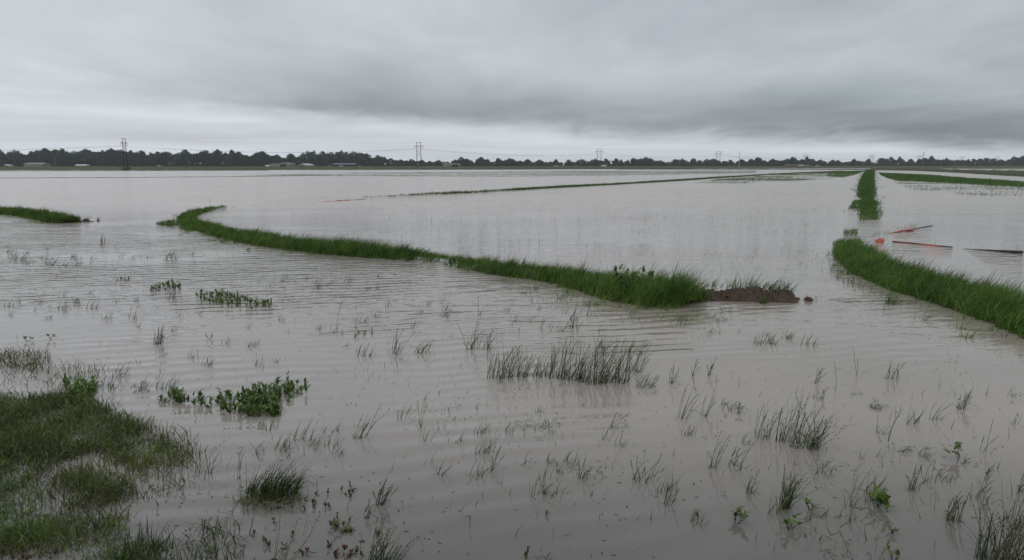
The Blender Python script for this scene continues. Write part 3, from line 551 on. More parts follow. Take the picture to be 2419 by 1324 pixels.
TF = [
 (1420, 842, 60, 16, 60, 'loose stalks behind the tallest clump of the main reed bed', dict(lean=.4)),
 (1330, 835, 50, 12, 60, 'thin loose stalks behind the thick green part of the main reed bed', {}),
 (1505, 838, 56, 14, 60, 'loose leaning stalks up right of the main reed bed', dict(lean=.5)),
 (1215, 850, 44, 12, 60, 'thin loose stalks behind the left part of the main reed bed', {}),
 (1310, 893, 74, 30, 44, 'stalks closing the middle of the main reed bed', dict(mat='reedgreen')),
 (1950, 1120, 60, 9, 50, 'thin drooping stalks between the big right reed group and the right leafy plants', dict(arch=.7)),
 (2200, 1140, 66, 8, 50, 'crossed thin stalks right of the upright dark tuft', dict(lean=.5)),
 (2310, 1180, 80, 10, 50, 'branching faint stalks above the corner tuft', dict(arch=.4)),
 (1440, 1010, 40, 8, 60, 'low bent stalks below the right end of the main reed bed', dict(arch=.8)),
 (842, 1037, 70, 9, 24, 'dark leaning reed tuft alone in open water, two bent stalks to its right', dict(lean=.4)),
 (862, 1034, 80, 2, 10, 'pair of zigzag bent dry stalks beside the lone leaning tuft', dict(lean=.55, arch=.5)),
 (991, 1010, 60, 4, 14, 'thin upright stalks at the left of the flattened weed mat', {}),
 (931, 837, 62, 14, 36, 'spiky dark tuft left of the arching tuft above the centre', {}),
 (995, 834, 52, 16, 44, 'tuft of arching thin stalks right of the spiky dark tuft', dict(arch=.9)),
 (1110, 826, 80, 16, 34, 'tall tuft with one very long leaning stalk above the main reed bed', {}),
 (1150, 826, 60, 12, 40, 'low crossed stalks right of the tall tuft above the main reed bed', dict(arch=.4)),
 (1050, 733, 42, 4, 16, 'two thin stalks and a bent loop near the sparse mid water', dict(arch=.7)),
 (1130, 745, 45, 3, 10, 'slim forked stalk standing above the tall tuft', {}),
 (1351, 776, 60, 12, 40, 'dark tuft with spreading stalks halfway between levee and reed bed', {}),
 (1276, 776, 36, 5, 24, 'small leaning pair of stalks left of the spreading tuft', {}),
 (1390, 748, 36, 7, 30, 'small bent tuft right above the spreading tuft', dict(arch=.5)),
 (796, 777, 66, 1, 2, 'single tall straight stalk with a seed head left of centre', dict(lean=.03)),
 (842, 764, 30, 6, 36, 'low leaning arc of stalks right of the single tall stalk', dict(lean=.6)),
 (373, 813, 50, 22, 26, 'dense dark tuft alone in the rippled water on the left', {}),
 (245, 573, 24, 8, 14, 'small fan of stalks near the short left levee', {}),
 (1180, 893, 82, 48, 66, 'left part of the main reed bed, thin leaning stalks', {}),
 (1225, 890, 70, 34, 50, 'middle left part of the main reed bed', {}),
 (1275, 890, 66, 32, 50, 'thinner middle part of the main reed bed', {}),
 (1345, 897, 90, 62, 66, 'thick green right part of the main reed bed', dict(mat='reedgreen')),
 (1400, 906, 100, 70, 70, 'tallest thickest clump at the right of the main reed bed', dict(mat='reedgreen')),
 (1455, 903, 92, 56, 60, 'right end clump of the main reed bed leaning right', {}),
 (1495, 880, 70, 22, 50, 'loose stalks just beyond the right end of the main reed bed', {}),
 (1520, 915, 40, 24, 50, 'low tangled clump right below the main reed bed', dict(arch=.6)),
 (1587, 906, 46, 9, 16, 'narrow upright tuft right of the tangled clump', {}),
 (1638, 889, 46, 4, 10, 'slim pair of stalks right of the narrow tuft', {}),
 (1677, 888, 48, 6, 14, 'slim green stalks between the reed bed and the right water', dict(mat='reedgreen')),
 (1612, 990, 88, 10, 34, 'tall leaning stalks with reflections right below the reed bed', dict(lean=.45)),
 (1662, 985, 70, 9, 26, 'second leaning cluster right of the tall leaning stalks', dict(lean=.4)),
 (1725, 970, 46, 8, 50, 'drooping arched stalk with dark leaves lying on the water', dict(arch=1.4)),
 (1800, 1036, 88, 18, 40, 'left clump of the big right foreground reed group', {}),
 (1848, 1042, 115, 20, 36, 'tallest straight stalks in the big right foreground reed group', dict(lean=.15)),
 (1880, 1058, 130, 22, 34, 'middle clump of the big right foreground reed group', {}),
 (1916, 1060, 96, 40, 46, 'green right clump of the big right foreground reed group, leaning right', dict(mat='reedgreen', lean=.45)),
 (1852, 1200, 100, 40, 34, 'dense dark green tuft standing low between leafy plants', dict(mat='reedgreen', lean=.12)),
 (1681, 1107, 100, 9, 20, 'tall slim curved stalks left of the big right reed group', dict(arch=.4)),
 (1735, 1100, 60, 8, 44, 'bent triangular stalks right of the tall slim curved ones', dict(arch=.8)),
 (1520, 1138, 70, 16, 60, 'leaning spread of stalks near the bottom centre right', dict(lean=.5)),
 (1570, 1190, 50, 8, 30, 'low dark tuft below the leaning spread of stalks', {}),
 (1772, 1165, 60, 12, 28, 'dark tuft left of the dense dark green tuft', {}),
 (1973, 927, 72, 1, 2, 'single tall slim stalk in the right open water', dict(lean=.05)),
 (2024, 888, 58, 2, 6, 'forked slim stalk with a long reflection in the right open water', dict(lean=.2)),
 (2108, 896, 46, 14, 40, 'comb like row of short stalks in the right open water', dict(lean=.12)),
 (1926, 906, 38, 8, 20, 'small tuft left of the single tall slim stalk', {}),
 (1930, 942, 34, 8, 20, 'small fan of bent stalks below the small tuft', dict(lean=.5)),
 (2064, 965, 34, 18, 40, 'round ball of arched stalks in the right water', dict(arch=2.0)),
 (2010, 932, 22, 6, 20, 'small loop of stalks left of the round ball', dict(arch=2.0)),
 (2268, 966, 52, 18, 26, 'dark spiky tuft in the far right water', {}),
 (2205, 990, 56, 7, 30, 'slim twisted stalks left of the dark spiky tuft', dict(arch=.3)),
 (2099, 1042, 76, 2, 4, 'thick single upright stalk right of the big reed group', dict(lean=.04)),
 (2124, 1068, 42, 10, 20, 'hooped stalks right of the thick single upright stalk', dict(arch=1.8)),
 (2168, 1072, 44, 5, 20, 'right leaning bent stalk beside the hooped stalks', dict(lean=.7, arch=.6)),
 (2154, 1158, 60, 14, 34, 'upright dark tuft above the right hand leafy plant', {}),
 (2012, 1200, 92, 8, 40, 'two long curved seed stalks left of the right leafy plant', dict(lean=.4)),
 (2252, 1232, 76, 20, 34, 'dense upright tuft right of the right leafy plant', dict(lean=.15)),
 (2403, 1162, 70, 9, 26, 'leaning dark tuft at the right edge', {}),
 (2330, 1070, 80, 4, 40, 'tall faint stalks near the right edge above the pale stalks', {}),
 (2325, 1322, 120, 26, 46, 'olive tuft at the bottom right corner left of the pale stalks', dict(mat='reedgreen', lean=.1)),
 (2385, 1330, 250, 30, 60, 'tall pale yellowish stalks at the bottom right corner', dict(mat='pale', lean=.32, Wd=.006)),
 (2350, 1335, 190, 22, 40, 'shorter pale stalks leaning right beside the corner tuft', dict(mat='pale', lean=.42, Wd=.006)),
 (895, 1193, 66, 18, 22, 'bright green tuft with one long stalk at bottom left of centre', dict(mat='reedgreen')),
 (866, 1225, 46, 6, 16, 'thin green tuft left of the bright green one', dict(mat='reedgreen', lean=.1)),
 (1152, 1113, 62, 8, 34, 'tall leaning stalk with tangled leaves near the bottom centre', dict(lean=.5)),
 (1042, 1126, 50, 3, 8, 'hooked single stalk near the bottom centre', dict(arch=1.2)),
 (1376, 1133, 66, 10, 28, 'dark crossing stalks right of the floating weed pieces', dict(lean=.4)),
 (1280, 1168, 40, 12, 24, 'low dark tuft below the floating weed pieces', dict(arch=.4)),
 (1318, 1115, 44, 6, 14, 'upright feathery stalk among the floating weed pieces', {}),
 (1259, 1176, 52, 1, 2, 'single straight stalk left of the low dark tuft', dict(lean=.02)),
 (1110, 1245, 30, 1, 2, 'short single stalk in the empty bottom water', dict(lean=.02)),
 (1240, 1318, 34, 6, 12, 'green spike at the bottom edge', dict(mat='reedgreen', lean=.08)),
 (1275, 1322, 30, 10, 40, 'arched green stalks at the bottom edge right of the spike', dict(mat='reedgreen', arch=1.2)),
 (890, 1330, 110, 26, 50, 'long thin stalks rising from the bottom edge right of the red weeds', dict(mat='reedgreen', lean=.35)),
 (925, 1330, 90, 18, 50, 'right leaning seed stalks at the bottom edge', dict(mat='reedgreen', lean=.6)),
 (660, 1335, 170, 10, 50, 'very long leaning seed stalks at the bottom edge among the red weeds', dict(lean=.5)),
 (480, 1120, 110, 10, 40, 'tall curled stalk at the tip of the matted shore grass', dict(arch=.6)),
 (390, 1060, 60, 22, 60, 'ragged upper edge of the shore grass tip', {}),
 (330, 1020, 40, 24, 70, 'short spikes along the upper edge of the matted grass', {}),
 (640, 1168, 98, 190, 125, 'large round green grass tuft near the bottom left', dict(mat='reedgreen', arch=.5, Wd=.006, heads=False, lean=.4)),
 (630, 1182, 55, 170, 150, 'short dense skirt of the large round green tuft', dict(mat='mat', arch=.8, Wd=.006, heads=False, lean=.7)),
 (565, 1132, 66, 4, 14, 'thick dark spike left of the large round tuft', dict(lean=.05)),
]
for u, v, h_, n_, sp, lb, kw in TF: tuft(u, v, h_, n_, sp, lb, **kw)

# smaller tufts: prototypes copied over the water
protos = []
for k in range(12):
    r_ = tuft(1209, 900, [28, 34, 22, 30, 18, 40][k % 6], [5, 8, 3, 6, 2, 10][k % 6], [16, 26, 10, 30, 6, 34][k % 6], 'x', heads=False, Wd=.0055, arch=[0, .5, 0, 1.3, 0, .2][k % 6], name='grass_sprig', cat='grass sprig')
    protos.append(r_)
regions = [
 ([(5, 580), (120, 590), (225, 610), (220, 640), (90, 630), (5, 610)], 34, 'thin bent grass sprig in the crowded sprig patch at the far left water', 'sprigs in the crowded patch at far left'),
 ([(230, 575), (460, 590), (470, 640), (230, 620)], 14, 'thin grass sprig in the rippled water left of the curved levee', 'sprigs left of the curved levee'),
 ([(20, 690), (330, 690), (330, 790), (20, 760)], 30, 'small dark sprig in the rippled water below the small leafy patches on the left', 'sprigs in the left rippled water'),
 ([(400, 690), (680, 740), (680, 870), (300, 870)], 24, 'small dark sprig right of the lone dense dark tuft', 'sprigs right of the lone dark tuft'),
 ([(640, 640), (940, 650), (1000, 680), (780, 690), (660, 680)], 26, 'short sprig in the sparse band under the curving levee', 'sprigs under the curving levee'),
 ([(720, 720), (1080, 700), (1080, 860), (760, 860)], 24, 'small sprig in the calm water left of the main reed bed', 'sprigs left of the main reed bed'),
 ([(1180, 690), (1480, 730), (1560, 840), (1200, 830)], 30, 'small sprig in the water between the levee and the main reed bed', 'sprigs between levee and reed bed'),
 ([(1600, 770), (1760, 770), (1960, 820), (1940, 835), (1640, 800)], 22, 'tiny sprig in the line of short blades below the mud mound', 'sprigs below the mud mound'),
 ([(240, 880), (420, 870), (420, 940), (240, 950)], 18, 'dark sprig between the matted grass and the leafy weed patch', 'sprigs beside the leafy weed patch'),
 ([(620, 1010), (800, 1020), (800, 1100), (560, 1100)], 16, 'small dark sprig above the large round green tuft', 'sprigs above the round tuft'),
 ([(880, 900), (1500, 930), (1500, 1200), (950, 1120)], 30, 'small dark sprig in the calm centre foreground water', 'sprigs in the centre foreground'),
 ([(1560, 950), (2419, 900), (2419, 1320), (1500, 1260)], 44, 'small dark sprig scattered in the right foreground water', 'sprigs in the right foreground'),
]
ip = 0; used = set()
for poly, n_, lb, gr in regions:
    xs = [a for a, b in poly]; ys = [b for a, b in poly]; c = 0
    while c < n_:
        u, v = random.uniform(min(xs), max(xs)), random.uniform(min(ys), max(ys))
        if not inpoly(np.array([u]), np.array([v]), poly)[0]: continue
        k = random.randrange(12); src = protos[k]
        o = src if k not in used else copy_tree(src); used.add(k)
        p = G(u, v); o.location = p; o.rotation_euler.z = random.uniform(-.5, .5); s = random.uniform(.7, 1.25) * (1.25 if v < 650 else 1)
        o.scale = (s * (1.3 if v < 660 else 1),) * 2 + (s,); tag(o, lb, 'grass sprig', gr); c += 1
for k in range(12):
    if k not in used:
        for ch in list(protos[k].children): bpy.data.objects.remove(ch)
        bpy.data.objects.remove(protos[k])

# ------------------------------------------------------------------ broad leaved plants and leafy weed patches
def leafy(u, v, hpx, nl, label, mat='broad', big=1.0, cat='leafy plant'):
    p = G(u, v); h = hgt(hpx, p); root = empty('leafy_plant', p, rng.uniform(0, 6.28)); tag(root, label, cat)
    sb = MB(); tips = []
    for k in range(max(3, nl // 3)):
        a = rng.uniform(0, 6.28); r_ = h * rng.uniform(.05, .75); b0 = rng.normal(0, h * .08, 2)
        q = [(b0[0], b0[1], -.03), (b0[0] + math.cos(a) * r_ * .5, b0[1] + math.sin(a) * r_ * .5, h * rng.uniform(.15, .4)), (b0[0] + math.cos(a) * r_, b0[1] + math.sin(a) * r_, h * rng.uniform(.08, .62))]
        sb.tube(q, [.003, .0025, .0015], 5); tips += [Vector(q[2]), (Vector(q[1]) + Vector(q[2])) / 2]
    sb.build('stem', M['reedgreen'], root)
    T = np.array([tips[i % len(tips)] for i in range(nl)]); hd = rng.uniform(-np.pi, np.pi, nl)
    nl = int(nl * 1.5); T = np.array([tips[i % len(tips)] for i in range(nl)]); hd = rng.uniform(-np.pi, np.pi, nl)
    a, f, t_ = blades(T, h * .50 * big * rng.uniform(.6, 1.2, nl), h * .17 * big * rng.uniform(.7, 1.2, nl), rng.uniform(.15, 1.1, nl), rng.uniform(.4, 1.7, nl), hd, face=hd + np.pi / 2, segs=5, leaf=True, fold=.25)
    mesh_np('leaves', a, f, M[mat], root, t_, smooth=True); return root
leafy(2070, 1196, 62, 22, 'broad leaved dark green plant, largest of the leafy plants at lower right')
leafy(2108, 1258, 26, 12, 'pale green floating leaf spray just below the largest leafy plant', 'lime')
leafy(1737, 1232, 50, 16, 'light green leafy plant, the leftmost of the lower right leafy plants', 'lime')
leafy(1912, 1206, 34, 12, 'small leafy plant right of the dense dark green tuft')
leafy(1862, 1250, 40, 12, 'leafy plant in front of the dense dark green tuft')
leafy(2265, 1083, 50, 10, 'leafy plant with long drooping leaves in the right water', big=1.15)
leafy(2113, 1322, 34, 14, 'light green leafy plant cut by the bottom edge', 'lime')
leafy(1650, 1225, 18, 8, 'tiny leafy seedling left of the light green leafy plant')
leafy(1745, 978, 26, 8, 'small dark leaves at the end of the drooping arched stalk')
leafy(1290, 1215, 16, 8, 'tiny green seedling in the bottom centre water')
leafy(2330, 1120, 20, 8, 'small olive leaves on the water near the right edge')
leafy(1900, 1030, 20, 6, 'small leaf rosette inside the big right reed group')
leafy(494, 802, 16, 8, 'single dark leafy sprout in the left rippled water')
leafy(118, 802, 20, 9, 'leafy sprout above the left edge grass clump')
leafy(66, 806, 20, 9, 'leafy sprout near the left edge, left of the similar one')
def weeds(poly, dens, hpx, label, mat='broad', thr=.4, wr=.35, fs=(3, 5), lf=.5, nl=7):
    x, y = scatter(poly, dens); nz = fbm(x * fs[0] + 5, y * fs[1] + 5); k = nz + rng.normal(0, .05, len(x)) > thr; x, y = x[k], y[k]; n = len(x)
    cu, cv = np.mean([a for a, b in poly]), np.mean([b for a, b in poly]); h = hgt(hpx, G(cu, cv)); root = empty('weed_patch', G(cu, cv)); tag(root, label, 'weed patch')
    ox, oy = root.location.x, root.location.y
    hs = h * rng.uniform(.15, 1.0, n); P0 = np.stack([x - ox, y - oy, np.full(n, -.02)], 1)
    a, f, t_ = blades(P0, hs, .004, rng.uniform(0, .5, n), .2, rng.uniform(-3, 3, n), segs=2); tag(mesh_np('stems', a, f, M['reedgreen'], root, t_), kind='stuff')
    P1 = np.repeat(P0, nl, 0); P1[:, 2] += np.repeat(hs, nl) * rng.uniform(.25, .95, n * nl); hd = rng.uniform(-np.pi, np.pi, n * nl)
    Lf = h * lf * rng.uniform(.5, 1.2, n * nl)
    a, f, t_ = blades(P1, Lf, Lf * wr, rng.uniform(.1, 1.2, n * nl), rng.uniform(0, .8, n * nl), hd, face=hd + np.pi / 2, segs=4, leaf=True, fold=.2)
    mesh_np('leaves', a, f, M[mat], root, t_, smooth=True); return root
weeds([(355, 925), (420, 935), (560, 940), (640, 905), (725, 905), (735, 925), (665, 960), (660, 990), (560, 985), (500, 965), (380, 950)], 230, 30, 'large patch of upright bright green leafy weeds left of centre foreground', thr=.40)
weeds([(545, 945), (650, 940), (655, 985), (560, 990)], 200, 30, 'densest heap at the right of the large leafy weed patch', thr=.36)
weeds([(455, 703), (520, 692), (600, 712), (648, 722), (640, 735), (580, 728), (480, 715)], 120, 18, 'long low leafy weed patch in the rippled left water', thr=.38, mat='broad')
weeds([(348, 680), (400, 672), (435, 678), (410, 690), (350, 688)], 110, 14, 'smaller leafy weed patch left of the long low one', thr=.3)
weeds([(268, 660), (305, 657), (308, 665), (270, 667)], 90, 10, 'smallest leafy weed patch, farthest left of the three', thr=.3)
weeds([(805, 790), (895, 780), (898, 797), (810, 802)], 60, 18, 'dark upright leafy sprouts in a row left of the spiky dark tuft', thr=.35, wr=.2)
weeds([(150, 900), (225, 905), (225, 945), (160, 945)], 260, 30, 'bright green leafy weeds at the upper corner of the matted shore grass', thr=.25)
weeds([(780, 1225), (830, 1225), (830, 1265), (780, 1260)], 350, 28, 'yellow green fluffy weed at the bottom left of centre', mat='lime', thr=.2)
weeds([(560, 1195), (700, 1180), (830, 1150), (880, 1180), (800, 1215), (700, 1240), (580, 1290)], 80, 20, 'scattered reddish brown weeds around the fluffy yellow green weed', mat='redleaf', thr=.42, wr=.5)
weeds([(640, 1230), (900, 1250), (880, 1330), (600, 1330)], 90, 24, 'red and olive weeds along the bottom edge', mat='redleaf', thr=.40, wr=.5)
weeds([(0, 1280), (150, 1260), (160, 1330), (0, 1330)], 150, 26, 'pale and brown weeds in the bottom left corner', mat='redleaf', thr=.35)
# leafy weed standing on the levee
weeds([(1445, 680), (1545, 690), (1540, 715), (1450, 705)], 45, 62, 'dark broad leaved weeds growing through the grass near the levee end', thr=.2, wr=.5, lf=.2, nl=24)
leafy(1516, 702, 105, 16, 'tall dark broad leaved weed sticking up above the levee grass', big=.36)

# floating bits
x, y = scatter([(-200, 820), (2600, 800), (2800, 1320), (-200, 1320)], 30)
nz = fbm(x * 1.3 + 3, y * 2.2 + 7); k = nz + rng.normal(0, .06, len(x)) > .50; x, y = x[k], y[k]; n = len(x); hd = rng.uniform(-3.1, 3.1, n)
a, f, t_ = blades(np.stack([x, y, np.full(n, .002)], 1), rng.uniform(.01, .055, n), rng.uniform(.004, .012, n), rng.uniform(1.35, 1.6, n), 0, hd, face=hd + np.pi / 2, segs=3, leaf=True)
tag(mesh_np('floating_debris', a, f, M['debris'], tint=t_), 'small dark leaf scraps floating on the near water', 'debris', kind='stuff')

# ------------------------------------------------------------------ mud mound, clods
def heap(name, u0, v0, u1, v1, wid, h, label, seed, cat='mud'):
    a, b = G(u0, v0), G(u1, v1); L = (b - a).length; cen = (a + b) / 2; ang = math.atan2(b.y - a.y, b.x - a.x)
    root = empty(name, cen, ang); tag(root, label, cat); nx, ny = 90, 34; V = []
    for i in range(nx):
        for j in range(ny):
            s, q = i / (nx - 1) * 2 - 1, j / (ny - 1) * 2 - 1; x_, y_ = s * L / 2, q * wid
            e = max(0, 1 - s ** 4) * max(0, 1 - q * q)
            n1 = mnoise.fractal(Vector((x_ * 3 + seed, y_ * 3, 0)), 1, 2, 4); n2 = abs(mnoise.noise(Vector((x_ * 13 + seed, y_ * 13, 3)))); n3 = abs(mnoise.noise(Vector((x_ * 30, y_ * 30 + seed, 3))))
            V.append((x_, y_, e * h * (.75 + .6 * n1) + (.16 * n2 + .10 * n3) * min(1, 2 * e) * h * 3 - .03))
    F = [(i * ny + j, (i + 1) * ny + j, (i + 1) * ny + j + 1, i * ny + j + 1) for i in range(nx - 1) for j in range(ny - 1)]
    mesh_np('mud', V, F, M['mud'], root); return root, L
def clod_mesh(r, seed):
    import bmesh
    bm = bmesh.new(); bmesh.ops.create_icosphere(bm, subdivisions=3, radius=r)
    for v in bm.verts:
        k = 1 + .35 * mnoise.fractal(v.co / r * 1.3 + Vector((seed, 0, 0)), 1, 2, 3) + .15 * abs(mnoise.noise(v.co / r * 4 + Vector((seed, 5, 0)))); v.co = v.co * k; v.co.z *= .8
    me = bpy.data.meshes.new('clod'); bm.to_mesh(me); bm.free(); me.materials.append(M['mud']); return me
heapo, HL = heap('mud_mound', 1640, 702, 1890, 709, .44, .22, 'brown clumpy mud mound with grass on it between the two grassy levees', 3)
for k in range(26):
    c = bpy.data.objects.new('clod', clod_mesh(random.uniform(.02, .06), k * 3.3)); C.objects.link(c); c.parent = heapo
    c.location = (random.uniform(-.48, .48) * HL, random.uniform(-.3, .35), random.uniform(.04, .13))
def clod(u, v, r, lb, seed):
    o = bpy.data.objects.new('mud_clod', clod_mesh(r, seed)); C.objects.link(o); o.location = G(u, v) + Vector((0, 0, r * .3)); tag(o, lb, 'mud clod')
clod(1909, 711, .075, 'dark round mud clod alone in the water right of the mud mound', 2)
clod(1884, 708, .04, 'small mud clod touching the right tip of the mud mound', 9)
heap('mud_mound', 140, 525, 228, 524, .35, .07, 'flat reddish mud spit at the end of the short left levee', 8)
clod(203, 524, .13, 'dark clod on the flat mud spit at left', 5); clod(232, 523, .06, 'small clod at the tip of the flat mud spit at left', 6)
for u, v, h_, n_, sp, lb in [(1722, 690, 34, 12, 40, 'grass leaning over the left back of the mud mound'), (1790, 698, 50, 90, 120, 'green grass tuft growing on the middle of the mud mound'), (1842, 703, 44, 60, 60, 'green grass on the right end of the mud mound'),
                             (1798, 717, 34, 26, 26, 'low tuft hanging over the front of the mud mound'), (1662, 688, 22, 8, 24, 'thin stalks on the left tip of the mud mound'), (1915, 708, 22, 6, 40, 'few thin stalks around the lone mud clod')]:
    tuft(u, v, h_, n_, sp, lb, mat='levee' if n_ > 20 else 'reed', heads=False, Wd=.011, cat='grass tuft', name='grass_tuft', arch=.5, lean=.45).location.z = .11 if v < 705 else .02
tuft(182, 520, 14, 14, 24, 'sparse grass behind the flat mud spit at left', mat='levee', heads=False, Wd=.014, cat='grass tuft', name='grass_tuft')
tuft(2105, 718, 46, 40, 34, 'small grass tuft in the water in front of the right levee', mat='levee', heads=False, Wd=.007, cat='grass tuft', name='grass_tuft')

# ------------------------------------------------------------------ orange plastic on boards (levee gates)
def wrap(mb_pts, rads, seed, squash=.5, n=10):
    V = []; m_ = len(mb_pts)
    for i, p in enumerate(mb_pts):
        d = (mb_pts[min(i + 1, m_ - 1)] - mb_pts[max(i - 1, 0)]).normalized(); a = d.cross(Vector((0, 0, 1))).normalized()
        for k in range(n):
            q = 2 * math.pi * k / n; r_ = rads[i] * (1 + .6 * mnoise.noise(Vector((p.x * 2.5 + seed, p.y * 2.5, k * 1.1))) + .3 * mnoise.noise(Vector((p.x * 9, p.y * 9, k * 2 + seed))))
            V.append(p + a * math.cos(q) * r_ + Vector((0, 0, 1)) * math.sin(q) * r_ * squash)
    F = [(i * n + k, i * n + (k + 1) % n, (i + 1) * n + (k + 1) % n, (i + 1) * n + k) for i in range(m_ - 1) for k in range(n)]
    return V, F
def gate(u0, v0, u1, v1, s0, s1, rad, z0, z1, br, bmat, label, seed, b0=0.0, b1=1.0, zb=None):
    a, b = G(u0, v0), G(u1, v1); root = empty('plastic_gate', (a + b) / 2); tag(root, label, 'plastic sheet'); o = root.location
    N = 70; pts = []; rr = []
    for i in range(N):
        t_ = s0 + (s1 - s0) * i / (N - 1); p = a.lerp(b, t_) - o; e = i / (N - 1)
        p.z = z0 + (z1 - z0) * e + .012 * math.sin(e * 9 + seed); pts.append(p)
        rr.append(rad * (.35 + .65 * math.sin(math.pi * min(1, max(0, e))) ** .6) * (1 + .9 * math.exp(-((e - .62) / .09) ** 2)))
    V_, F_ = wrap(pts, rr, seed); mesh_np('orange_sheet', V_, F_, M['orange'], root, smooth=True)
    if br:
        m_ = MB(); zb_ = zb or (z0, z1)
        q = [a.lerp(b, t_) - o + Vector((0, 0, zb_[0] + (zb_[1] - zb_[0]) * (t_ - b0) / (b1 - b0))) for t_ in (b0, (b0 + b1) / 2, b1)]
        m_.tube(q, [br * .8, br, br], 4); m_.build('board', bmat, root)
    return root
gate(2108, 572, 2250, 585, 0, 1, .032, .02, .0, .03, M['board'], 'long orange red plastic sheet along a dark board, nearest the right levee', 1.0)
o_ = MB(); a_, b_ = G(2255, 586), G(2416, 600)
o_.tube([a_ + Vector((0, 0, -.03)), a_.lerp(b_, .5) + Vector((0, 0, .005)), b_ + Vector((0, 0, .05))], [.02, .04, .05], 6)
tag(o_.build('dark_board', M['board']), 'long dark wet board lying half in water at the right edge', 'board')
gate(2100, 551.5, 2202, 539.5, 0, .72, .06, .01, .06, .035, M['greyboard'], 'faded orange plastic sheet with a grey board end, behind the orange lump', 4.0, b0=.4, b1=1.0, zb=(.04, .10))
gate(750, 478.5, 862, 471, 0, .66, .055, -.02, .015, .02, M['board'], 'distant orange plastic strip in the open water left of the thin far levee', 6.0, b0=.5, b1=1.0)
V_ = []; nn = 20
import bmesh
bm = bmesh.new(); bmesh.ops.create_icosphere(bm, subdivisions=4, radius=.125)
for v in bm.verts:
    k = 1 + .45 * mnoise.noise(v.co * 7) + .22 * abs(mnoise.noise(v.co * 22)); v.co *= k; v.co.x *= 1.15; v.co.z = v.co.z * .62 + .05 * math.sin(v.co.x * 9)
me = bpy.data.meshes.new('plastic_lump'); bm.to_mesh(me); bm.free(); me.materials.append(M['orange'])
o_ = bpy.data.objects.new('plastic_lump', me); C.objects.link(o_); o_.location = G(2077, 572) + Vector((0, 0, .04)); tag(o_, 'bright orange red crumpled plastic lump sticking out of the water', 'plastic lump')

# ------------------------------------------------------------------ power line
HF = 16.5
def hframe(p, rz, first=[None]):
    if first[0] is None:
        r_ = empty('power_pylon', p, rz)
        for s in (-1, 1):
            m_ = MB(); m_.tube([(s * 2.3, 0, -.5), (s * 2.1, 0, HF)], [.24, .15], 8); m_.build('pole', M['pole'], r_)
            m_ = MB(); m_.tube([(-s * 2.15, .2 * s, HF * .45), (s * 2.15, .2 * s, HF * .78)], .07, 5); m_.build('brace', M['pole'], r_)
        m_ = MB(); m_.box(-4.6, 4.6, -.12, .12, HF * .84, HF * .84 + .28); m_.build('crossarm', M['pole'], r_)
        m_ = MB(); m_.box(-2.5, 2.5, -.07, .07, HF - .35, HF - .18); m_.build('top_beam', M['pole'], r_)
        for x_ in (-4.4, 0, 4.4):
            m_ = MB(); m_.tube([(x_, 0, HF * .84), (x_, 0, HF * .84 - 1.5)], .10, 6); m_.build('insulator', M['ins'], r_)
        first[0] = r_; return r_
    r_ = copy_tree(first[0]); r_.location = p; r_.rotation_euler = (0, 0, rz); return r_
pyl = [(-900, 420), (297, 410), (990, 480), (1415, 690), (1696, 800), (1903, 990), (2058, 1060), (2171, 1100), (2272, 1290), (2354, 1330), (2560, 1600)]
pp = [at(u, d, .3 if d > 380 else .3) for u, d in pyl]; tops = []
PL = ['', 'dark wooden power pylon on the left, its two poles close together', 'wooden power pylon with clear cross brace left of centre', 'wooden power pylon right of centre beside the small white trailer', 'wooden power pylon just left of the slim single pole', 'distant power pylon above the brown farm buildings', 'distant power pylon above the trees at the end of the straight levee', 'distant power pylon directly left of the tall single pole', 'faint far power pylon on the right, left of the last one', 'faintest and farthest power pylon near the right edge', '']
for i, p in enumerate(pp):
    a_, b_ = pp[max(i - 1, 0)], pp[min(i + 1, len(pp) - 1)]; rz = math.atan2(b_.y - a_.y, b_.x - a_.x) + math.pi / 2
    if 0 < i < len(pp) - 1: tag(hframe(p, rz), PL[i], 'power pylon', 'power pylons of the line crossing the field')
    c, s = math.cos(rz), math.sin(rz)
    tops.append([Vector((p.x + c * x_, p.y + s * x_, p.z + z_)) for x_, z_ in ((-4.4, HF * .84 - 1.5), (0, HF * .84 - 1.5), (4.4, HF * .84 - 1.5), (-2.1, HF), (2.1, HF))])
for k in range(5):
    q = []
    for i in range(len(tops) - 1):
        for j in range(16):
            t_ = j / 16; v_ = tops[i][k].lerp(tops[i + 1][k], t_); v_.z -= (3.0 if k < 3 else 1.6) * 4 * t_ * (1 - t_); q.append(v_)
    q.append(tops[-1][k]); m_ = MB(); m_.tube(q, .020 if k < 3 else .011, 4)
    tag(m_.build('power_wire', M['wire']), 'lower conductor wire hung under the pylon crossarms' if k < 3 else 'thin upper wire strung between the pylon tops', 'wire', 'conductor wires' if k < 3 else 'top wires')
def upole(u, d, ytop, arm, label, top=None):
    h_ = (389 - ytop) * d / FPX + CAM_H; r_ = empty('utility_pole', at(u, d, .3)); tag(r_, label, 'utility pole')
    m_ = MB(); m_.tube([(0, 0, -.3), (0, 0, h_ * .45)], [.22, .20], 8); m_.build('lower_pole', M['greyboard'] if arm else M['white'], r_)
    m_ = MB(); m_.tube([(0, 0, h_ * .45), (0, 0, h_)], [.19, .13], 8); m_.build('upper_pole', M['pole'], r_)
    if arm:
        m_ = MB(); m_.box(-1.5, 1.5, -.1, .1, h_ - 3, h_ - 2.75); m_.box(-.2, 1.6, -.1, .1, h_ - .6, h_ - .35); m_.build('crossarm', M['pole'], r_)
upole(1746, 850, 359, False, 'slim single pole with pale lower half right of the fourth pylon')
upole(2179.5, 760, 361, True, 'tall single wooden pole with short arms at far right')
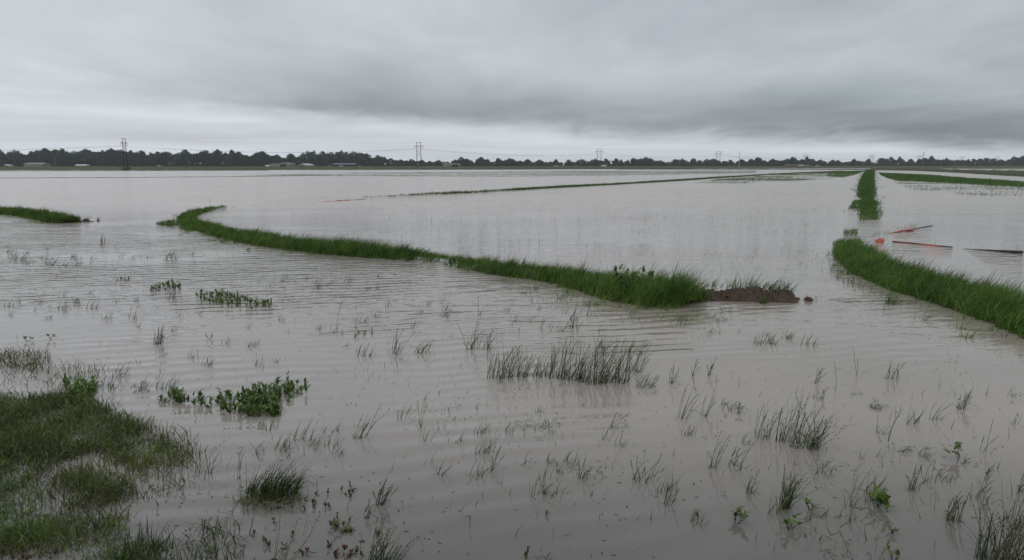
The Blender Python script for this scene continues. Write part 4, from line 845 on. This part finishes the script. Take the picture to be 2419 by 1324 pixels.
# the bush at the foot of the first pylon
patch('bush', [(290, 402.4), (305, 402.4), (306, 400.9), (289, 400.9)], 30, 1.3, .12, M['far_green'], 'dark bush at the foot of the left power pylon', thr=.0, fs=(.3, .3), kind=None, cat='bush', lean=.5)

# ------------------------------------------------------------------ trees
def leaf_cards(cs, rs, per, size, tintv=None):
    n = len(cs) * per; c = np.repeat(cs, per, 0); r_ = np.repeat(rs, per)
    d = rng.normal(0, 1, (n, 3)); d /= np.linalg.norm(d, axis=1)[:, None]; p = c + d * (r_ * rng.random(n) ** .45)[:, None] * np.array([1, 1, .8])
    a = rng.normal(0, 1, (n, 3)); a /= np.linalg.norm(a, axis=1)[:, None]; b = np.cross(a, rng.normal(0, 1, (n, 3))); b /= np.linalg.norm(b, axis=1)[:, None]
    s = size * rng.uniform(.6, 1.4, n)[:, None]
    V = np.stack([p - a * s - b * s * .6, p + a * s - b * s * .6, p + a * s + b * s * .6, p - a * s + b * s * .6], 1).reshape(-1, 3)
    F = np.arange(4 * n).reshape(n, 4)
    base = np.repeat(rng.random(len(cs)), per) if tintv is None else tintv
    return V, F, np.repeat(np.clip(base * .7 + rng.random(n) * .35, 0, 1), 4)
def tree_proto(kind, mat):
    r_ = empty('tree', (0, 0, 0)); hw = [.44, .38, .5, .28, .48][kind]; z0 = [.14, .10, .22, .08, .06][kind]
    nb = [40, 32, 28, 24, 44][kind]; cs = []
    while len(cs) < nb:
        q = rng.uniform(-1, 1, 3)
        if q @ q > 1 or (q @ q < .12): continue
        zz = z0 + (q[2] * .5 + .5) * (.94 - z0); k = math.sin(math.pi * min(1, max(.08, (zz - z0) / (1 - z0) * .85 + .12))) ** .6
        cs.append((q[0] * hw * k, q[1] * hw * k, zz))
    cs = np.array(cs); rs = rng.uniform(.09, .17, nb) * (1.1 if kind != 3 else .8)
    V, F, T = leaf_cards(cs, rs, 120, .022)
    m_ = MB(); m_.tube([(0, 0, -.03), (.01, 0, .2), (-.01, .01, .45), (0, 0, .7)], [.030, .022, .015, .006], 6)
    for c_ in cs[:7]: m_.tube([(0, 0, .18 + .04 * rng.random()), (c_[0] * .5, c_[1] * .5, (c_[2] + .25) / 2), tuple(c_)], [.012, .008, .003], 4)
    m_.build('trunk', M['bark'], r_); mesh_np('crown', V, F, mat, r_, T); return r_
prot = [tree_proto(k % 5, M['tree'] if k not in (1, 4, 7) else M['tree2']) for k in range(10)]
prof = [(-200, 358), (0, 356), (15, 361), (40, 358), (60, 365), (75, 360), (110, 354), (150, 354), (160, 361), (170, 363), (180, 360), (205, 356), (230, 357), (265, 355), (285, 357), (310, 358), (335, 359), (350, 363), (375, 358), (390, 358), (410, 362), (440, 357), (455, 360), (485, 358), (500, 360), (515, 357), (525, 362), (550, 357), (565, 361), (585, 366), (605, 365), (616, 361), (622, 361), (638, 368), (656, 368), (674, 370), (687, 366), (702, 372), (715, 370), (726, 374), (731, 361), (736, 364), (741, 360), (751, 368), (764, 361), (779, 365), (787, 363), (805, 360), (820, 362), (831, 363), (841, 361), (851, 364), (866, 366), (879, 373), (895, 369), (907, 373), (923, 377), (972, 378), (997, 380), (1036, 381), (1056, 382), (1077, 380), (1090, 374), (1102, 378), (1118, 383), (1136, 374), (1151, 379), (1164, 383), (1177, 376), (1195, 379), (1205, 377), (1215, 383), (1226, 381), (1246, 379), (1259, 383), (1274, 380), (1290, 384), (1313, 379), (1326, 386), (1334, 387), (1343, 380), (1359, 382), (1374, 379), (1384, 383), (1405, 378), (1431, 377), (1456, 377), (1477, 379), (1495, 376), (1525, 374), (1538, 378), (1559, 381), (1579, 383), (1595, 379), (1610, 378), (1623, 384), (1638, 377), (1653, 379), (1669, 378), (1684, 378), (1702, 380), (1725, 380), (1738, 383), (1751, 379), (1764, 380), (1774, 378), (1792, 374), (1805, 381), (1813, 383), (1825, 378), (1851, 379), (1874, 373), (1887, 377), (1905, 373), (1918, 378), (1938, 380), (1953, 381), (1966, 379), (1979, 381), (1992, 383), (2017, 378), (2035, 381), (2051, 378), (2066, 384), (2081, 376), (2104, 374), (2117, 380), (2125, 373), (2135, 380), (2141, 383), (2150, 378), (2161, 384), (2171, 378), (2184, 374), (2199, 371), (2209, 377), (2235, 376), (2260, 378), (2286, 377), (2324, 374), (2350, 376), (2378, 379), (2394, 372), (2406, 375), (2417, 371), (2650, 372)]
pu = [p[0] for p in prof]; pyv = [p[1] for p in prof]
def tdist(u): return float(np.interp(u, [-200, 600, 900, 1700, 2100, 2650], [900, 900, 960, 1010, 1090, 1090]))
seps = [(-300, 60, 'leafy distant tree left of the long pale green shed', 'trees left of the long pale shed'),
        (60, 300, 'tall distant tree between the long pale shed and the left power pylon', 'trees between pale shed and left pylon'),
        (300, 640, 'tall distant tree between the left power pylon and the beige hangar', 'trees between left pylon and hangar'),
        (640, 880, 'leafy tree behind the hangar and the long blue roof', 'trees behind the farm sheds'),
        (880, 1420, 'small distant tree between the blue roof and the white trailer', 'trees left of the trailer'),
        (1420, 1760, 'small distant tree between the white trailer and the slim single pole', 'trees left of the slim pole'),
        (1760, 2060, 'small bluish distant tree between the slim single pole and the straight levee', 'trees left of the straight levee'),
        (2060, 3000, 'small bluish distant tree along the horizon at far right', 'trees at far right')]
usedp = set(); u = -170.0; count = 0
random.seed(21)
def put_tree(u, top, d, kinds=range(10), zs=1.0):
    global count
    k = random.choice(list(kinds)); o = prot[k] if k not in usedp else copy_tree(prot[k]); usedp.add(k)
    h_ = (390.2 - top) * d / FPX + CAM_H; h_ = max(4.0, h_)
    o.location = at(u, d, .3); o.rotation_euler = (0, 0, random.uniform(0, 6.28)); wd_ = random.uniform(.8, 1.45) * zs
    o.scale = (h_ * wd_, h_ * wd_, h_)
    for a, b, lb, gr in seps:
        if a <= u < b: tag(o, lb, 'tree', gr)
    count += 1
extra = set()
for a, b in zip(prof[:-1], prof[1:]):
    # peaks of the profile get a tree exactly there
    pass
for i, (a, b) in enumerate(prof):
    if a < -100 or a > 2500: continue
    lo = (i > 0 and pyv[i - 1] <= b) and (i < len(prof) - 1 and pyv[i + 1] <= b)
    if lo: continue
    d = tdist(a) + random.uniform(-15, 15); put_tree(a, b - .5, d, zs=.85 if b < 377 else 1.1)
while u < 2560:
    y_ = float(np.interp(u, pu, pyv)); gapz = 1322 < u < 1339
    if not gapz: put_tree(u, y_ + random.uniform(1.0, 6 if y_ < 370 else 3), tdist(u) + random.uniform(-40, 60))
    u += random.uniform(12, 20) if y_ < 372 else random.uniform(11, 20)
# low undergrowth between the trunks and the wood behind: one mass
cs = []; rs = []
for u in np.arange(-250, 2700, 3.2):
    if 1324 < u < 1337: continue
    y_ = float(np.interp(u, pu, pyv)); d = tdist(u) + 70 + random.uniform(-30, 60); hh = max(2.5, (390 - y_) * d / FPX + 1.0)
    for q in range(5 if y_ < 372 else 3):
        p = at(u + random.uniform(-3, 3), d + random.uniform(-20, 20), .3); cs.append((p.x, p.y, random.uniform(.8, max(2.0, hh * .86)))); rs.append(random.uniform(1.2, 2.6))
    for q in range(3):
        p = at(u + random.uniform(-2, 2), d - 55 + random.uniform(-20, 20), .3); cs.append((p.x, p.y, random.uniform(.6, 2.2))); rs.append(random.uniform(1.0, 2.2))
V_, F_, T_ = leaf_cards(np.array(cs), np.array(rs), 34, .75); tag(mesh_np('distant_wood', V_, F_, M['tree'], tint=T_), 'dark mass of wood and undergrowth behind the distant tree line', 'wood', kind='stuff')

# ------------------------------------------------------------------ farm buildings
def barn(u0, u1, ytop, ybase, d, wallm, roofm, label, name='shed', rz=0.0, opening=None, pitch=.22, eave=.7, deep=10.0, long_roof=True, posts=False, cat='shed'):
    wdt = (u1 - u0) * d / FPX; H_ = (ybase - ytop) * d / FPX; cu = (u0 + u1) / 2; r_ = empty(name, at(cu, d, .3), rz); tag(r_, label, cat)
    w2 = wdt / 2; he = H_ * eave
    if posts:
        for k in range(6):
            x_ = -w2 + .3 + (wdt - .6) * k / 5
            for yy in (.2, deep - .2):
                m_ = MB(); m_.box(x_ - .12, x_ + .12, yy - .12, yy + .12, -.3, he - .02); m_.build('post', wallm, r_)
    else:
        m_ = MB(); m_.box(-w2, w2, 0, deep, -.3, he)
        if not long_roof: m_.add([(-w2, 0, he + .002), (w2, 0, he + .002), (0, 0, H_), (-w2, deep, he + .002), (w2, deep, he + .002), (0, deep, H_)], [(0, 1, 2), (4, 3, 5)])
        m_.build('wall', wallm, r_)
    m_ = MB(); o_ = .5
    if long_roof:   # ridge along the front
        m_.add([(-w2 - o_, -o_, he + .01), (w2 + o_, -o_, he + .01), (w2 + o_, deep / 2, H_), (-w2 - o_, deep / 2, H_), (w2 + o_, deep + o_, he + .01), (-w2 - o_, deep + o_, he + .01),
                (-w2 - o_, -o_, he - .14), (w2 + o_, -o_, he - .14), (w2 + o_, deep + o_, he - .14), (-w2 - o_, deep + o_, he - .14)], [(0, 1, 2, 3), (3, 2, 4, 5), (0, 6, 7, 1), (4, 8, 9, 5), (0, 3, 5, 9, 6), (1, 7, 8, 4, 2), (6, 9, 8, 7)])
    else:
        m_.add([(-w2 - o_, -o_, he - .05), (0, -o_, H_ + .1), (0, deep + o_, H_ + .1), (-w2 - o_, deep + o_, he - .05), (w2 + o_, -o_, he - .05), (w2 + o_, deep + o_, he - .05)], [(0, 1, 2, 3), (1, 4, 5, 2)])
    m_.build('roof', roofm, r_)
    if opening:
        for a, b, hh in opening:
            m_ = MB(); m_.box(-w2 + wdt * a, -w2 + wdt * b, -.06, -.01, -.2, he * hh); m_.build('door_opening', M['dark'], r_)
    return r_
barn(56, 99, 383.2, 392.2, 850, M['greygreen'], M['greygreen'], 'long pale green shed with low roof at the far left', eave=.62, deep=16)
barn(177.5, 203, 388.2, 393.4, 800, M['white'], M['white'], 'small white open carport in front of the tall wood', name='carport', posts=True, eave=.6, deep=7, cat='carport')
barn(11, 22, 386.8, 391.6, 860, M['pole'], M['white'], 'tiny dark hut with white roof at the left edge', eave=.6, deep=6, cat='hut')
barn(651, 681, 384, 393.6, 790, M['greygreen'], M['beige'], 'grey green front hall of the hangar with a large dark doorway', name='hangar', long_roof=False, eave=.78, deep=26, opening=[(.36, .84, .72)], cat='hangar')
barn(637, 651.5, 385.5, 393.6, 792, M['beige'], M['beige'], 'beige side wing on the left of the hangar', name='hangar_wing', eave=.93, deep=22, cat='hangar')
barn(627, 637, 389.5, 393.4, 800, M['white'], M['white'], 'low white lean to left of the beige hangar wing', eave=.6, deep=6)
barn(681, 690, 387.5, 391.5, 812, M['white'], M['white'], 'small white shed between the hangar and the tin roofed barn', eave=.7, deep=5)
barn(697, 727, 384.8, 392.3, 800, M['beige'], M['tin'], 'barn with a shining tin gable roof right of the hangar', name='barn', rz=R(-28), long_roof=False, eave=.45, deep=12, opening=[(.2, .8, .6)], cat='barn')
barn(786, 838, 385, 392.6, 820, M['brownroof'], M['blueroof'], 'long open shelter with a blue grey roof in front of the trees', name='shelter', posts=True, eave=.72, deep=14, cat='shelter')
barn(1047, 1085, 386.4, 394, 760, M['beige'], M['beige'], 'beige shed with a dark doorway right of the braced power pylon', eave=.82, deep=14, opening=[(.55, .95, .75)])
barn(1420.5, 1432.5, 388.6, 392.4, 850, M['white'], M['white'], 'small white trailer beside the third power pylon', name='trailer', eave=.85, deep=3, opening=[(.3, .4, .7)], cat='trailer')
barn(1858, 1885, 387.6, 392, 960, M['brownroof'], M['brownroof'], 'low brown farm building below the distant pylon', name='farm_building', eave=.6, deep=12, cat='building')
barn(1886, 1898, 388.2, 391.8, 960, M['greygreen'], M['tin'], 'grey roofed annex in the middle of the brown farm buildings', name='farm_building', eave=.55, deep=9, cat='building')
barn(1900, 1914, 388.6, 392, 965, M['brownroof'], M['greyboard'], 'small brown annex at the right of the brown farm buildings', name='farm_building', eave=.55, deep=9, cat='building')

# vehicles by the farms
def car(p, rz, paint):
    r_ = empty('parked_car', p, rz)
    def extr(prof_, y0, y1):
        m_ = MB(); n = len(prof_); m_.add([(x_, y0, z_) for x_, z_ in prof_] + [(x_, y1, z_) for x_, z_ in prof_], [tuple(range(n)), tuple(range(2 * n - 1, n - 1, -1))] + [(i, i + n, (i + 1) % n + n, (i + 1) % n) for i in range(n)]); return m_
    extr([(-2.3, .35), (2.3, .35), (2.35, .75), (1.3, .95), (-2.2, 1.0), (-2.35, .7)], -.9, .9).build('body', paint, r_)
    extr([(-1.9, 1.0), (1.1, .97), (.5, 1.5), (-1.4, 1.55)], -.78, .78).build('cabin', M['glass'], r_)
    extr([(-1.42, 1.56), (.5, 1.51), (.42, 1.6), (-1.35, 1.62)], -.76, .76).build('roof', paint, r_)
    for x_ in (-1.4, 1.45):
        for y_ in (-.92, .92):
            m_ = MB(); m_.tube([(x_, y_ - .1, .33), (x_, y_ + .1, .33)], .34, 10); m_.build('wheel', M['rubber'], r_)
    return r_
for u, d, rz, pm, lb in [(1315, 830, .1, M['white'], 'white car parked under the small trees left of the trailer'), (1363, 840, 0, M['silver'], 'silver car parked left of the third power pylon'), (1932, 900, .2, M['white'], 'white car parked right of the brown farm buildings'),
                         (375, 860, 0, M['white'], 'white car in front of the tall wood right of the left pylon'), (26, 850, .3, M['white'], 'white car beside the tiny hut at the left edge'), (806, 806, .1, M['white'], 'white car under the blue grey roofed shelter'), (778, 812, 0, M['silver'], 'silver car just left of the blue grey roofed shelter'), (851, 812, 1.2, M['silver'], 'pale car right of the blue grey roofed shelter')]:
    tag(car(at(u, d, .36), rz, pm), lb, 'car', 'cars parked by the farms')

# ------------------------------------------------------------------ haze
m, t, o = mat_new('haze'); pvn = t.new('ShaderNodeVolumePrincipled'); pvn.inputs['Color'].default_value = (.86, .91, .97, 1); pvn.inputs['Density'].default_value = .00015; pvn.inputs['Anisotropy'].default_value = 0.0
t.l.new(pvn.outputs[0], o.inputs['Volume'])
mb = MB(); mb.box(-2500, 2500, -60, 2800, -1.5, 32); tag(mb.build('haze', m), 'thin pale haze over the far field', kind='stuff')
print('TREES', count)
